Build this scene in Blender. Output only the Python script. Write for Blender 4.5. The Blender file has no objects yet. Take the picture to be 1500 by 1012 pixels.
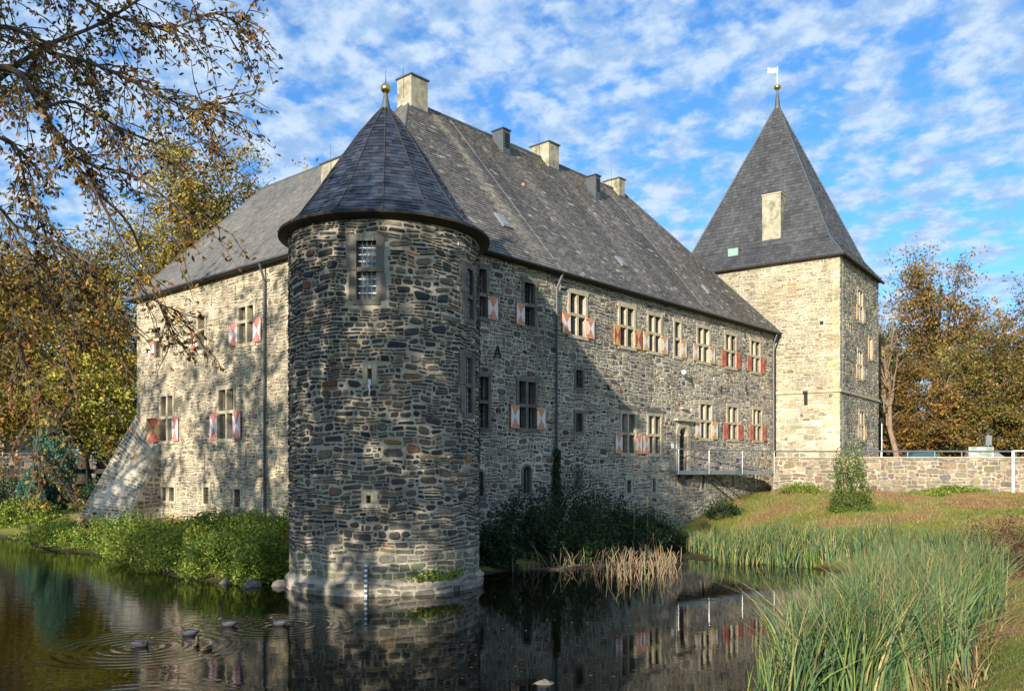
import bpy, math, random
import numpy as np
from mathutils import Vector, noise as mnoise
random.seed(7); rng = np.random.default_rng(7)
R_ = math.radians
scene = bpy.context.scene
col = scene.collection

# ---------------------------------------------------------------- camera
EYE = 3.6
cam_d = bpy.data.cameras.new('camera'); cam = bpy.data.objects.new('camera', cam_d); col.objects.link(cam)
cam.location = (0, 0, EYE); cam.rotation_euler = (R_(90), 0, 0)
cam_d.sensor_width = 36; cam_d.lens = 30.07; cam_d.shift_y = 184 / 1500
cam_d.clip_start = 0.1; cam_d.clip_end = 6000
scene.camera = cam

# ---------------------------------------------------------------- light
SUN_AZ, SUN_EL = 24.3, 15.3          # degrees left of straight behind the camera, elevation
sun_dir = Vector((-math.sin(R_(SUN_AZ)) * math.cos(R_(SUN_EL)), -math.cos(R_(SUN_AZ)) * math.cos(R_(SUN_EL)), math.sin(R_(SUN_EL))))
sd = bpy.data.lights.new('sun', 'SUN'); sun = bpy.data.objects.new('sun', sd); col.objects.link(sun)
sd.energy = 5.0; sd.angle = R_(0.48); sd.color = (1.0, 0.91, 0.76)
sun.rotation_euler = sun_dir.to_track_quat('Z', 'Y').to_euler(); sun.location = (-40, -80, 60)

world = bpy.data.worlds.new('World'); scene.world = world; world.use_nodes = True
nt = world.node_tree; nt.nodes.clear()
def N(nt, t, **k):
    n = nt.nodes.new(t)
    for a, b in k.items(): setattr(n, a, b)
    return n
L = nt.links.new
bg = N(nt, 'ShaderNodeBackground'); bg.inputs['Strength'].default_value = 0.095
wo = N(nt, 'ShaderNodeOutputWorld'); L(bg.outputs[0], wo.inputs[0])
sky = N(nt, 'ShaderNodeTexSky', sky_type='NISHITA'); sky.sun_disc = False
sky.sun_elevation = R_(SUN_EL); sky.sun_rotation = R_(180 + SUN_AZ); sky.air_density = 1.0; sky.dust_density = 0.3; sky.ozone_density = 2.5
tc = N(nt, 'ShaderNodeTexCoord'); sp = N(nt, 'ShaderNodeSeparateXYZ'); L(tc.outputs['Generated'], sp.inputs[0])
def mth(nt, op, a, b=None, clamp=False):
    n = N(nt, 'ShaderNodeMath', operation=op, use_clamp=clamp)
    for i, v in enumerate((a, b)):
        if v is None: continue
        if isinstance(v, (int, float)): n.inputs[i].default_value = v
        else: nt.links.new(v, n.inputs[i])
    return n.outputs[0]
zz = mth(nt, 'ADD', mth(nt, 'MAXIMUM', sp.outputs[2], 0.0), 0.22)
cx = mth(nt, 'DIVIDE', sp.outputs[0], zz); cy = mth(nt, 'DIVIDE', sp.outputs[1], zz)
cb = N(nt, 'ShaderNodeCombineXYZ'); L(cx, cb.inputs[0]); L(cy, cb.inputs[1])
def wn(scale, det, rough, dist, off):
    mp = N(nt, 'ShaderNodeMapping'); mp.inputs['Location'].default_value = off; mp.inputs['Rotation'].default_value = (0, 0, 0.5); mp.inputs['Scale'].default_value = (1.0, 0.92, 1)
    L(cb.outputs[0], mp.inputs[0])
    n = N(nt, 'ShaderNodeTexNoise'); n.inputs['Scale'].default_value = scale; n.inputs['Detail'].default_value = det
    n.inputs['Roughness'].default_value = rough; n.inputs['Distortion'].default_value = dist; L(mp.outputs[0], n.inputs['Vector'])
    return n.outputs['Fac']
big = wn(0.9, 2, 0.5, 0.1, (6.3, 2.2, 0)); mid = wn(12.0, 4, 0.5, 0.0, (0.4, 7.7, 0)); fine = wn(34.0, 4, 0.6, 0.0, (4, 2, 1))
cl = mth(nt, 'ADD', mth(nt, 'MULTIPLY', big, 0.35), mth(nt, 'ADD', mth(nt, 'MULTIPLY', mid, 1.3), mth(nt, 'MULTIPLY', fine, 0.42)))
mr = N(nt, 'ShaderNodeMapRange', interpolation_type='SMOOTHSTEP'); L(cl, mr.inputs['Value'])
mr.inputs['From Min'].default_value = 0.79; mr.inputs['From Max'].default_value = 1.15
mr.inputs['To Max'].default_value = 0.95
mixc = N(nt, 'ShaderNodeMix', data_type='RGBA'); L(mr.outputs[0], mixc.inputs['Factor'])
blue = N(nt, 'ShaderNodeMix', data_type='RGBA', blend_type='MULTIPLY'); blue.inputs['Factor'].default_value = 1
L(sky.outputs[0], blue.inputs['A']); blue.inputs['B'].default_value = (0.6, 1.08, 1.5, 1)
L(blue.outputs['Result'], mixc.inputs['A'])
cv = N(nt, 'ShaderNodeMapRange', interpolation_type='SMOOTHSTEP'); L(wn(14.0, 5, .6, .0, (9, 3, 0)), cv.inputs['Value']); cv.inputs['From Min'].default_value = .36; cv.inputs['From Max'].default_value = .62
ccol = N(nt, 'ShaderNodeMix', data_type='RGBA'); L(cv.outputs[0], ccol.inputs['Factor']); ccol.inputs['A'].default_value = (2.2, 3.5, 5.5, 1); ccol.inputs["B"].default_value = (4.3, 5.25, 6.6, 1); L(ccol.outputs['Result'], mixc.inputs['B'])
L(mixc.outputs['Result'], bg.inputs['Color'])

scene.view_settings.view_transform = 'Standard'; scene.view_settings.look = 'None'
scene.view_settings.exposure = 0.75; scene.view_settings.gamma = 1.0; scene.view_settings.use_curve_mapping = False
scene.render.engine = 'CYCLES'
scene.cycles.max_bounces = 5; scene.cycles.diffuse_bounces = 2; scene.cycles.glossy_bounces = 3; scene.cycles.transmission_bounces = 3
scene.cycles.transparent_max_bounces = 6; scene.cycles.use_denoising = True

# ---------------------------------------------------------------- materials
MATS = {}
def material(name, color=None, rough=0.85, attr=False, var=0.25, vscale=3.0, bump=0.3, bscale=20.0, bdist=0.02, spec=0.3, metal=0.0,
             translucent=0.0, stain_or_reflection=None, stain_scale=0.35, stain_lo=0.5, stain_hi=0.7, big=0.0):
    m = bpy.data.materials.new(name); m.use_nodes = True; t = m.node_tree; t.nodes.clear(); LK = t.links.new
    out = N(t, 'ShaderNodeOutputMaterial'); p = N(t, 'ShaderNodeBsdfPrincipled')
    p.inputs['Roughness'].default_value = rough; p.inputs['Metallic'].default_value = metal; p.inputs['Specular IOR Level'].default_value = spec
    geo = N(t, 'ShaderNodeNewGeometry')
    if attr:
        a = N(t, 'ShaderNodeAttribute', attribute_name='Col'); base = a.outputs['Color']
    else:
        rgb = N(t, 'ShaderNodeRGB'); rgb.outputs[0].default_value = (*color, 1); base = rgb.outputs[0]
    if var > 0:
        n = N(t, 'ShaderNodeTexNoise'); n.inputs['Scale'].default_value = vscale; n.inputs['Detail'].default_value = 6; n.inputs['Roughness'].default_value = 0.65
        LK(geo.outputs['Position'], n.inputs['Vector'])
        r = N(t, 'ShaderNodeMapRange'); LK(n.outputs['Fac'], r.inputs['Value']); r.inputs['From Min'].default_value = 0.25; r.inputs['From Max'].default_value = 0.75
        r.inputs['To Min'].default_value = 1 - var; r.inputs['To Max'].default_value = 1 + var
        mx = N(t, 'ShaderNodeVectorMath', operation='SCALE'); LK(base, mx.inputs[0]); LK(r.outputs[0], mx.inputs['Scale']); base = mx.outputs[0]
    if big > 0:
        n = N(t, 'ShaderNodeTexNoise'); n.inputs['Scale'].default_value = 0.45; n.inputs['Detail'].default_value = 7; n.inputs['Roughness'].default_value = 0.7
        mp = N(t, 'ShaderNodeMapping'); mp.inputs['Scale'].default_value = (1, 1, .55); LK(geo.outputs['Position'], mp.inputs[0]); LK(mp.outputs[0], n.inputs['Vector'])
        cr = N(t, 'ShaderNodeValToRGB'); cr.color_ramp.elements[0].position = .3; cr.color_ramp.elements[0].color = (1 - big, 1 - big, 1 - big * .95, 1); cr.color_ramp.elements[1].position = .68; cr.color_ramp.elements[1].color = (1 + big * .6, 1 + big * .52, 1 + big * .35, 1)
        LK(n.outputs['Fac'], cr.inputs[0]); mx = N(t, 'ShaderNodeVectorMath', operation='MULTIPLY'); LK(base, mx.inputs[0]); LK(cr.outputs[0], mx.inputs[1]); base = mx.outputs[0]
    if stain_or_reflection:
        n = N(t, 'ShaderNodeTexNoise'); n.inputs['Scale'].default_value = stain_scale; n.inputs['Detail'].default_value = 5; n.inputs['Roughness'].default_value = 0.6
        LK(geo.outputs['Position'], n.inputs['Vector'])
        r = N(t, 'ShaderNodeMapRange', interpolation_type='SMOOTHSTEP'); LK(n.outputs['Fac'], r.inputs['Value'])
        r.inputs['From Min'].default_value = stain_lo; r.inputs['From Max'].default_value = stain_hi; r.inputs['To Max'].default_value = 0.8
        mx = N(t, 'ShaderNodeMix', data_type='RGBA'); LK(r.outputs[0], mx.inputs['Factor']); LK(base, mx.inputs['A']); mx.inputs['B'].default_value = (*stain_or_reflection, 1); base = mx.outputs['Result']
    LK(base, p.inputs['Base Color'])
    if bump > 0:
        n = N(t, 'ShaderNodeTexNoise'); n.inputs['Scale'].default_value = bscale; n.inputs['Detail'].default_value = 5
        LK(geo.outputs['Position'], n.inputs['Vector'])
        b = N(t, 'ShaderNodeBump'); b.inputs['Strength'].default_value = bump; b.inputs['Distance'].default_value = bdist
        LK(n.outputs['Fac'], b.inputs['Height']); LK(b.outputs[0], p.inputs['Normal'])
    if translucent > 0:
        tr = N(t, 'ShaderNodeBsdfTranslucent'); LK(base, tr.inputs['Color']); ms = N(t, 'ShaderNodeMixShader'); ms.inputs[0].default_value = translucent
        LK(p.outputs[0], ms.inputs[1]); LK(tr.outputs[0], ms.inputs[2]); LK(ms.outputs[0], out.inputs[0])
    else: LK(p.outputs[0], out.inputs[0])
    MATS[name] = m; return m
material('stone', attr=True, big=.42, var=0.38, vscale=7, bump=0.7, bscale=16, bdist=0.03)
material('mortar_dark', big=.4, color=(0.42, 0.375, 0.295), var=0.35, vscale=2.2, bump=0.8, bscale=9, bdist=0.05, stain_or_reflection=(0.25, 0.22, 0.17), stain_scale=0.9, stain_lo=0.48, stain_hi=0.68)
material('mortar_pale', big=.4, color=(0.56, 0.49, 0.36), var=0.3, vscale=2.2, bump=0.8, bscale=9, bdist=0.05, stain_or_reflection=(0.30, 0.26, 0.19), stain_scale=0.8, stain_lo=0.5, stain_hi=0.7)
material('mortar_grey', big=.4, color=(0.52, 0.47, 0.375), var=0.3, vscale=2.2, bump=0.8, bscale=9, bdist=0.05, stain_or_reflection=(0.26, 0.235, 0.19), stain_scale=0.6, stain_lo=0.5, stain_hi=0.7)
material('mortar_cream', big=.4, color=(0.52, 0.465, 0.35), var=0.25, vscale=2.0, bump=0.8, bscale=9, bdist=0.05, stain_or_reflection=(0.38, 0.30, 0.17), stain_scale=0.5, stain_lo=0.46, stain_hi=0.66)
material('sandstone_dark', (0.17, 0.15, 0.12), var=0.35, vscale=3, bump=0.5, bscale=14, stain_or_reflection=(0.07, 0.065, 0.06), stain_scale=1.1, stain_lo=0.45, stain_hi=0.7)  # shaded copy of sandstone for frames in shade; also plain dark stone
material('sandstone', (0.45, 0.385, 0.27), var=0.3, vscale=3, bump=0.4, bscale=14, stain_or_reflection=(0.25, 0.2, 0.14), stain_scale=1.1, stain_lo=0.5, stain_hi=0.75)
material('render_plaster', (0.35, 0.32, 0.23), var=0.35, vscale=2.5, bump=0.4, bscale=10, stain_or_reflection=(0.11, 0.10, 0.07), stain_scale=1.8, stain_lo=0.44, stain_hi=0.7)
material('slate', attr=True, big=.3, var=0.3, vscale=5, bump=0.35, bscale=25, bdist=0.01, rough=0.55, spec=0.4)
material('slate_base', (0.035, 0.035, 0.04), var=0.2, bump=0.2, rough=0.7)
material('dark_wood', (0.035, 0.028, 0.022), var=0.3, bump=0.3, rough=0.8)
material('lead', (0.10, 0.11, 0.12), var=0.25, vscale=3, bump=0.15, rough=0.5, metal=0.3)
material('zinc', (0.33, 0.35, 0.35), var=0.25, vscale=3, bump=0.1, rough=0.4, metal=0.6)
material('iron', (0.03, 0.028, 0.026), var=0.3, bump=0.2, rough=0.6, metal=0.4)
material('gold', (0.75, 0.48, 0.12), var=0.15, bump=0.05, rough=0.25, metal=1.0)
material('copper_green', (0.22, 0.36, 0.29), var=0.2, bump=0.1, rough=0.6)
material('glass_dark', (0.012, 0.014, 0.017), var=0.0, bump=0.05, bscale=6, bdist=0.02, rough=0.06, spec=0.6)
material('glass_curtain', (0.20, 0.19, 0.17), var=0.35, vscale=2, bump=0.05, bscale=6, rough=0.1, spec=0.6)
material('paint_white', (0.72, 0.66, 0.62), var=0.12, vscale=6, bump=0.1, rough=0.6, stain_or_reflection=(0.45, 0.38, 0.33), stain_scale=4, stain_lo=0.62, stain_hi=0.8)
material('paint_red', (0.36, 0.07, 0.06), var=0.28, vscale=5, bump=0.15, rough=0.6, stain_or_reflection=(0.5, 0.25, 0.2), stain_scale=4, stain_lo=0.62, stain_hi=0.8)
material('paint_pale_red', (0.56, 0.20, 0.16), var=0.28, vscale=5, bump=0.15, rough=0.6)
material('paint_orange_dull', (0.45, 0.17, 0.09), var=0.25, vscale=6, bump=0.1, rough=0.6)
material('paint_orange', (0.62, 0.25, 0.13), var=0.28, vscale=5, bump=0.15, rough=0.6)
material('paint_yellow', (0.55, 0.34, 0.13), var=0.28, vscale=5, bump=0.15, rough=0.6)
material('white', (0.75, 0.75, 0.75), var=0.1, bump=0.05, rough=0.5)
material('board_reflection', (0.42, 0.45, 0.42), var=0.3, vscale=3, bump=0.05, rough=0.3, stain_or_reflection=(0.2, 0.25, 0.18), stain_scale=2.2, stain_lo=.45, stain_hi=.6)  # green blotches paint reflected foliage onto the pale panel
material('gauge_blue', (0.10, 0.13, 0.19), var=0.1, bump=0.05, rough=0.5)
material('steel', (0.34, 0.35, 0.36), var=0.1, bump=0.05, rough=0.35, metal=0.8)
material('bark', (0.085, 0.065, 0.045), var=0.4, vscale=4, bump=0.8, bscale=12, bdist=0.05, rough=0.9)
material('bark_pale', (0.24, 0.17, 0.11), var=0.4, vscale=3, bump=0.8, bscale=12, bdist=0.05, rough=0.9)
material('leaf', attr=True, var=0.2, vscale=2, bump=0, rough=0.55, translucent=0.35)
material('reed', attr=True, var=0.2, vscale=3, bump=0, rough=0.5, translucent=0.18)
material('rock', (0.17, 0.155, 0.13), var=0.35, vscale=3, bump=0.8, bscale=6, bdist=0.06)
material('plinth_stone', attr=True, big=.5, var=0.3, vscale=5, bump=0.7, bscale=12, bdist=0.03)
material('duck', attr=True, var=0.1, bump=0.1, rough=0.6)
material('paving', (0.2, 0.19, 0.17), var=0.2, bump=0.3)
material('car_paint', attr=True, var=0.0, bump=0, rough=0.25, spec=0.5)
material('tyre', (0.02, 0.02, 0.02), var=0.1, bump=0.1)

# ground: grass, dry soil and mud in one sheet
def ground_mat():
    m = bpy.data.materials.new('grass_ground'); m.use_nodes = True; t = m.node_tree; t.nodes.clear(); LK = t.links.new
    out = N(t, 'ShaderNodeOutputMaterial'); p = N(t, 'ShaderNodeBsdfPrincipled'); p.inputs['Roughness'].default_value = 0.95; p.inputs['Specular IOR Level'].default_value = 0.1
    geo = N(t, 'ShaderNodeNewGeometry')
    def no(s, d=6, r=0.6):
        n = N(t, 'ShaderNodeTexNoise'); n.inputs['Scale'].default_value = s; n.inputs['Detail'].default_value = d; n.inputs['Roughness'].default_value = r
        LK(geo.outputs['Position'], n.inputs['Vector']); return n.outputs['Fac']
    cr = N(t, 'ShaderNodeValToRGB'); e = cr.color_ramp
    e.elements[0].position = 0.30; e.elements[0].color = (0.08, 0.12, 0.02, 1)
    e.elements[1].position = 0.72; e.elements[1].color = (0.30, 0.17, 0.085, 1)
    x = e.elements.new(0.45); x.color = (0.19, 0.20, 0.04, 1); x = e.elements.new(0.58); x.color = (0.28, 0.22, 0.08, 1)
    f = mth(t, 'ADD', mth(t, 'MULTIPLY', no(0.35), 0.55), mth(t, 'MULTIPLY', no(3.5), 0.45)); LK(f, cr.inputs[0])
    # wet mud near and below the water line
    s = N(t, 'ShaderNodeSeparateXYZ'); LK(geo.outputs['Position'], s.inputs[0])
    r = N(t, 'ShaderNodeMapRange', interpolation_type='SMOOTHSTEP'); LK(mth(t, 'ADD', s.outputs[2], mth(t, 'MULTIPLY', no(2.0), 0.3)), r.inputs['Value'])
    r.inputs['From Min'].default_value = 0.12; r.inputs['From Max'].default_value = 0.42
    mx = N(t, 'ShaderNodeMix', data_type='RGBA'); LK(r.outputs[0], mx.inputs['Factor']); mx.inputs['A'].default_value = (0.035, 0.03, 0.018, 1); LK(cr.outputs[0], mx.inputs['B'])
    LK(mx.outputs['Result'], p.inputs['Base Color'])
    b = N(t, 'ShaderNodeBump'); b.inputs['Strength'].default_value = 0.8; b.inputs['Distance'].default_value = 0.08; LK(no(9, 8, 0.7), b.inputs['Height']); LK(b.outputs[0], p.inputs['Normal'])
    LK(p.outputs[0], out.inputs[0]); MATS['ground'] = m
ground_mat()

DUCKS = [(-0.434, 17.5, 0.4), (-0.377, 18.9, 2.9), (-0.335, 19.9, 3.1), (-0.2714, 20.0, 0.1)]  # k = x/y, y, heading
def water_mat():
    m = bpy.data.materials.new('moat_water'); m.use_nodes = True; t = m.node_tree; t.nodes.clear(); LK = t.links.new
    out = N(t, 'ShaderNodeOutputMaterial'); p = N(t, 'ShaderNodeBsdfPrincipled')
    p.inputs['Base Color'].default_value = (0.002, 0.002, 0.001, 1); p.inputs['Roughness'].default_value = 0.012; p.inputs['IOR'].default_value = 1.34
    geo = N(t, 'ShaderNodeNewGeometry'); s = N(t, 'ShaderNodeSeparateXYZ'); LK(geo.outputs['Position'], s.inputs[0])
    def no(sc, d=3):
        n = N(t, 'ShaderNodeTexNoise'); n.inputs['Scale'].default_value = sc; n.inputs['Detail'].default_value = d
        mp = N(t, 'ShaderNodeMapping'); mp.inputs['Scale'].default_value = (0.7, 1.3, 1); LK(geo.outputs['Position'], mp.inputs[0]); LK(mp.outputs[0], n.inputs['Vector']); return n.outputs['Fac']
    # calm on the right, disturbed on the left where the ducks swim
    r = N(t, 'ShaderNodeMapRange', interpolation_type='SMOOTHSTEP'); LK(s.outputs[0], r.inputs['Value'])
    r.inputs['From Min'].default_value = -11.0; r.inputs['From Max'].default_value = -2.0; r.inputs['To Min'].default_value = 1.0; r.inputs['To Max'].default_value = 0.22
    h = mth(t, 'MULTIPLY', mth(t, 'ADD', mth(t, 'MULTIPLY', no(2.2), 0.0065), mth(t, 'MULTIPLY', no(7.0), 0.0016)), r.outputs[0])
    for (k, y, a), amp, rad in zip(DUCKS + [(-0.47, 12.5, 0)], (0.0034, 0.0013, 0.0016, 0.0024, 0.004), (2.4, 1.6, 1.6, 2.2, 2.6)):
        dx = mth(t, 'SUBTRACT', s.outputs[0], k * y + (0.0)); dy = mth(t, 'SUBTRACT', s.outputs[1], y)
        d = mth(t, 'SQRT', mth(t, 'ADD', mth(t, 'MULTIPLY', dx, dx), mth(t, 'MULTIPLY', dy, dy)))
        w = mth(t, 'SINE', mth(t, 'MULTIPLY', d, 2 * math.pi / 0.27))
        f = N(t, 'ShaderNodeMapRange', interpolation_type='SMOOTHSTEP'); LK(d, f.inputs['Value']); f.inputs['From Min'].default_value = rad * 0.55; f.inputs['From Max'].default_value = rad
        f.inputs['To Min'].default_value = amp; f.inputs['To Max'].default_value = 0
        h = mth(t, 'ADD', h, mth(t, 'MULTIPLY', w, f.outputs[0]))
    b = N(t, 'ShaderNodeBump'); b.inputs['Strength'].default_value = 1.0; b.inputs['Distance'].default_value = 1.0; LK(h, b.inputs['Height']); LK(b.outputs[0], p.inputs['Normal'])
    LK(p.outputs[0], out.inputs[0]); MATS['water'] = m
water_mat()

# ---------------------------------------------------------------- mesh helpers
def tag(o, label=None, cat=None, group=None, kind=None):
    for k, v in (('label', label), ('category', cat), ('group', group), ('kind', kind)):
        if v: o[k] = v
    return o
def empty(name, loc, label, cat, group=None):
    o = bpy.data.objects.new(name, None); col.objects.link(o); o.location = loc; o.empty_display_size = 0.3
    return tag(o, label, cat, group)
def link(name, me, mats, parent=None):
    o = bpy.data.objects.new(name, me); col.objects.link(o)
    for m in ([mats] if isinstance(mats, str) else mats): me.materials.append(MATS[m])
    if parent is not None:
        o.parent = parent
        wm = parent.matrix_world if parent.matrix_world else None
        off = Vector((0, 0, 0)); q = parent
        while q is not None: off += Vector(q.location); q = q.parent
        o.location = -off
    return o
class MB:
    """collects faces; build() links them as one mesh object"""
    def __init__(s): s.v = []; s.f = []; s.c = []; s.mi = []; s.cur = 0; s.col = None
    def add(s, vs, fs):
        n = len(s.v); s.v.extend(vs); s.f.extend([tuple(i + n for i in f) for f in fs]); s.mi.extend([s.cur] * len(fs))
        if s.col is not None: s.c.extend([s.col] * len(vs))
    def hexa(s, p):  # 8 points: bottom ring 0-3, top ring 4-7
        s.add(p, [(0, 3, 2, 1), (4, 5, 6, 7), (0, 1, 5, 4), (1, 2, 6, 5), (2, 3, 7, 6), (3, 0, 4, 7)])
    def box(s, x0, x1, y0, y1, z0, z1):
        s.hexa([(x0, y0, z0), (x1, y0, z0), (x1, y1, z0), (x0, y1, z0), (x0, y0, z1), (x1, y0, z1), (x1, y1, z1), (x0, y1, z1)])
    def pbox(s, P, u0, u1, z0, z1, h0, h1):
        s.hexa([P(u0, z0, h1), P(u1, z0, h1), P(u1, z0, h0), P(u0, z0, h0), P(u0, z1, h1), P(u1, z1, h1), P(u1, z1, h0), P(u0, z1, h0)])
    def tube(s, pts, rad, n=6, cap=True):
        pts = [Vector(p) for p in pts]; rads = rad if isinstance(rad, (list, tuple)) else [rad] * len(pts)
        vs = []; fs = []
        up = None
        for i, p in enumerate(pts):
            d = (pts[min(i + 1, len(pts) - 1)] - pts[max(i - 1, 0)])
            if d.length < 1e-9: d = Vector((0, 0, 1))
            d.normalize()
            if up is None or abs(up.dot(d)) > 0.99: up = d.orthogonal().normalized()
            a = (up - d * up.dot(d)).normalized(); b = d.cross(a); up = a
            for k in range(n):
                t = 2 * math.pi * k / n; vs.append(tuple(p + (a * math.cos(t) + b * math.sin(t)) * rads[i]))
        for i in range(len(pts) - 1):
            for k in range(n):
                q = (k + 1) % n; fs.append((i * n + k, i * n + q, (i + 1) * n + q, (i + 1) * n + k))
        if cap: fs.append(tuple(range(n))[::-1]); fs.append(tuple((len(pts) - 1) * n + k for k in range(n)))
        s.add(vs, fs)
    def lathe(s, prof, c, n=16, a0=0, a1=2 * math.pi):
        vs = []; fs = []; full = abs(a1 - a0 - 2 * math.pi) < 1e-6; m = n if full else n + 1
        for r, z in prof:
            for k in range(m):
                t = a0 + (a1 - a0) * k / n; vs.append((c[0] + r * math.cos(t), c[1] + r * math.sin(t), c[2] + z))
        for i in range(len(prof) - 1):
            for k in range(n):
                q = (k + 1) % m; fs.append((i * m + k, i * m + q, (i + 1) * m + q, (i + 1) * m + k))
        s.add(vs, fs)
    def mesh(s, name):
        me = bpy.data.meshes.new(name); me.from_pydata([tuple(v) for v in s.v], [], s.f)
        if s.c:
            a = me.color_attributes.new('Col', 'FLOAT_COLOR', 'POINT'); a.data.foreach_set('color', np.array([(*c[:3], 1) for c in s.c], dtype=np.float32).ravel())
        if any(s.mi): me.polygons.foreach_set('material_index', s.mi)
        me.update(); return me
    def build(s, name, mats, parent=None, smooth=False):
        me = s.mesh(name)
        if smooth: me.shade_smooth()
        return link(name, me, mats, parent)
def fast_mesh(name, verts, nper, cols=None):
    """verts (n, nper, 3): one face of nper corners per row"""
    n = len(verts); me = bpy.data.meshes.new(name); me.vertices.add(n * nper); me.vertices.foreach_set('co', verts.astype(np.float32).ravel())
    me.loops.add(n * nper); me.loops.foreach_set('vertex_index', np.arange(n * nper, dtype=np.int32))
    me.polygons.add(n); me.polygons.foreach_set('loop_start', np.arange(0, n * nper, nper, dtype=np.int32)); me.polygons.foreach_set('loop_total', np.full(n, nper, dtype=np.int32))
    if cols is not None:
        c = np.ones((n, nper, 4), dtype=np.float32); c[:, :, :3] = cols[:, None, :]
        a = me.color_attributes.new('Col', 'FLOAT_COLOR', 'POINT'); a.data.foreach_set('color', c.ravel())
    me.update(calc_edges=True); me.validate(); return me

# ---------------------------------------------------------------- local frames of the walls
C0 = (-4.33, 31.0); dR = (0.6626, 0.749); dL = (-0.749, 0.6626)
nR = (0.749, -0.6626); nL = (-0.6626, -0.749)
def planar(o, u, n):
    return lambda a, z, h=0.0: (o[0] + u[0] * a + n[0] * h, o[1] + u[1] * a + n[1] * h, z)
PR = planar(C0, dR, nR)                     # long facade, u from the corner to the right
PL_ = planar(C0, dL, nL)
PL = lambda a, z, h=0.0: PL_(-a, z, h)      # left facade: u runs right in view, u = -distance from the corner
TC = (-4.09, 27.7); TR = 3.02
def PT(u, z, h=0.0):                        # round tower: u is arc length to the right of the point facing the camera
    a = u / TR - math.pi / 2 + math.atan2(-TC[0], TC[1]) * 1.0
    bat = 0.0
    return (TC[0] + (TR + h + bat) * math.cos(a), TC[1] + (TR + h + bat) * math.sin(a), z)
Ns = (20.3, 53.0); sR = (0.589, 0.808); sL = (-0.808, 0.589); SC = 0.9138      # survey lengths of this tower scale by SC
zq = lambda z: EYE + (z - EYE) * SC
_psr = planar(Ns, sR, (0.808, -0.589)); PSR = lambda a, z, h=0.0: _psr(a * SC, zq(z), h); _psl = planar(Ns, sL, (-0.589, -0.808)); PSL = lambda a, z, h=0.0: _psl(-a * SC, zq(z), h)
SQW, SQD = 10.8, 12.2                        # right face, left face lengths

# ---------------------------------------------------------------- stone courses
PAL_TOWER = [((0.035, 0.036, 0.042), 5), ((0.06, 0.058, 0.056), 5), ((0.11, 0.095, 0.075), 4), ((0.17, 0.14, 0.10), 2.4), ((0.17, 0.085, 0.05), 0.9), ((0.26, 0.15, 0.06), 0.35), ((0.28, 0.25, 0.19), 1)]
PAL_LONG = [((0.12, 0.11, 0.095), 4), ((0.195, 0.17, 0.13), 4), ((0.26, 0.225, 0.165), 4), ((0.07, 0.067, 0.066), 2.2), ((0.18, 0.095, 0.055), 1.1), ((0.31, 0.27, 0.2), 2)]
PAL_LEFT = [((0.30, 0.255, 0.18), 4), ((0.24, 0.20, 0.145), 4), ((0.38, 0.32, 0.22), 4), ((0.19, 0.165, 0.13), .9), ((0.24, 0.13, 0.08), 0.4), ((0.45, 0.39, 0.28), 2)]
PAL_SQL = [((0.36, 0.315, 0.225), 4), ((0.28, 0.245, 0.18), 4), ((0.43, 0.385, 0.295), 3), ((0.22, 0.185, 0.135), 1.6), ((0.30, 0.17, 0.09), 0.5), ((0.27, 0.26, 0.22), 1)]
PAL_SQR = [((0.30, 0.26, 0.19), 4), ((0.23, 0.20, 0.15), 3), ((0.38, 0.33, 0.23), 3), ((0.16, 0.145, 0.125), 2)]
PAL_RET = [((0.25, 0.195, 0.125), 4), ((0.2, 0.17, 0.125), 3), ((0.32, 0.255, 0.165), 3), ((0.20, 0.13, 0.09), 1.2), ((0.18, 0.17, 0.16), 1.5)]
def pick(pal):
    t = random.uniform(0, sum(w for _, w in pal))
    for c, w in pal:
        t -= w
        if t <= 0: break
    k = random.uniform(0.78, 1.25); return tuple(min(1, x * k * random.uniform(0.96, 1.04)) for x in c)
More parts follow.
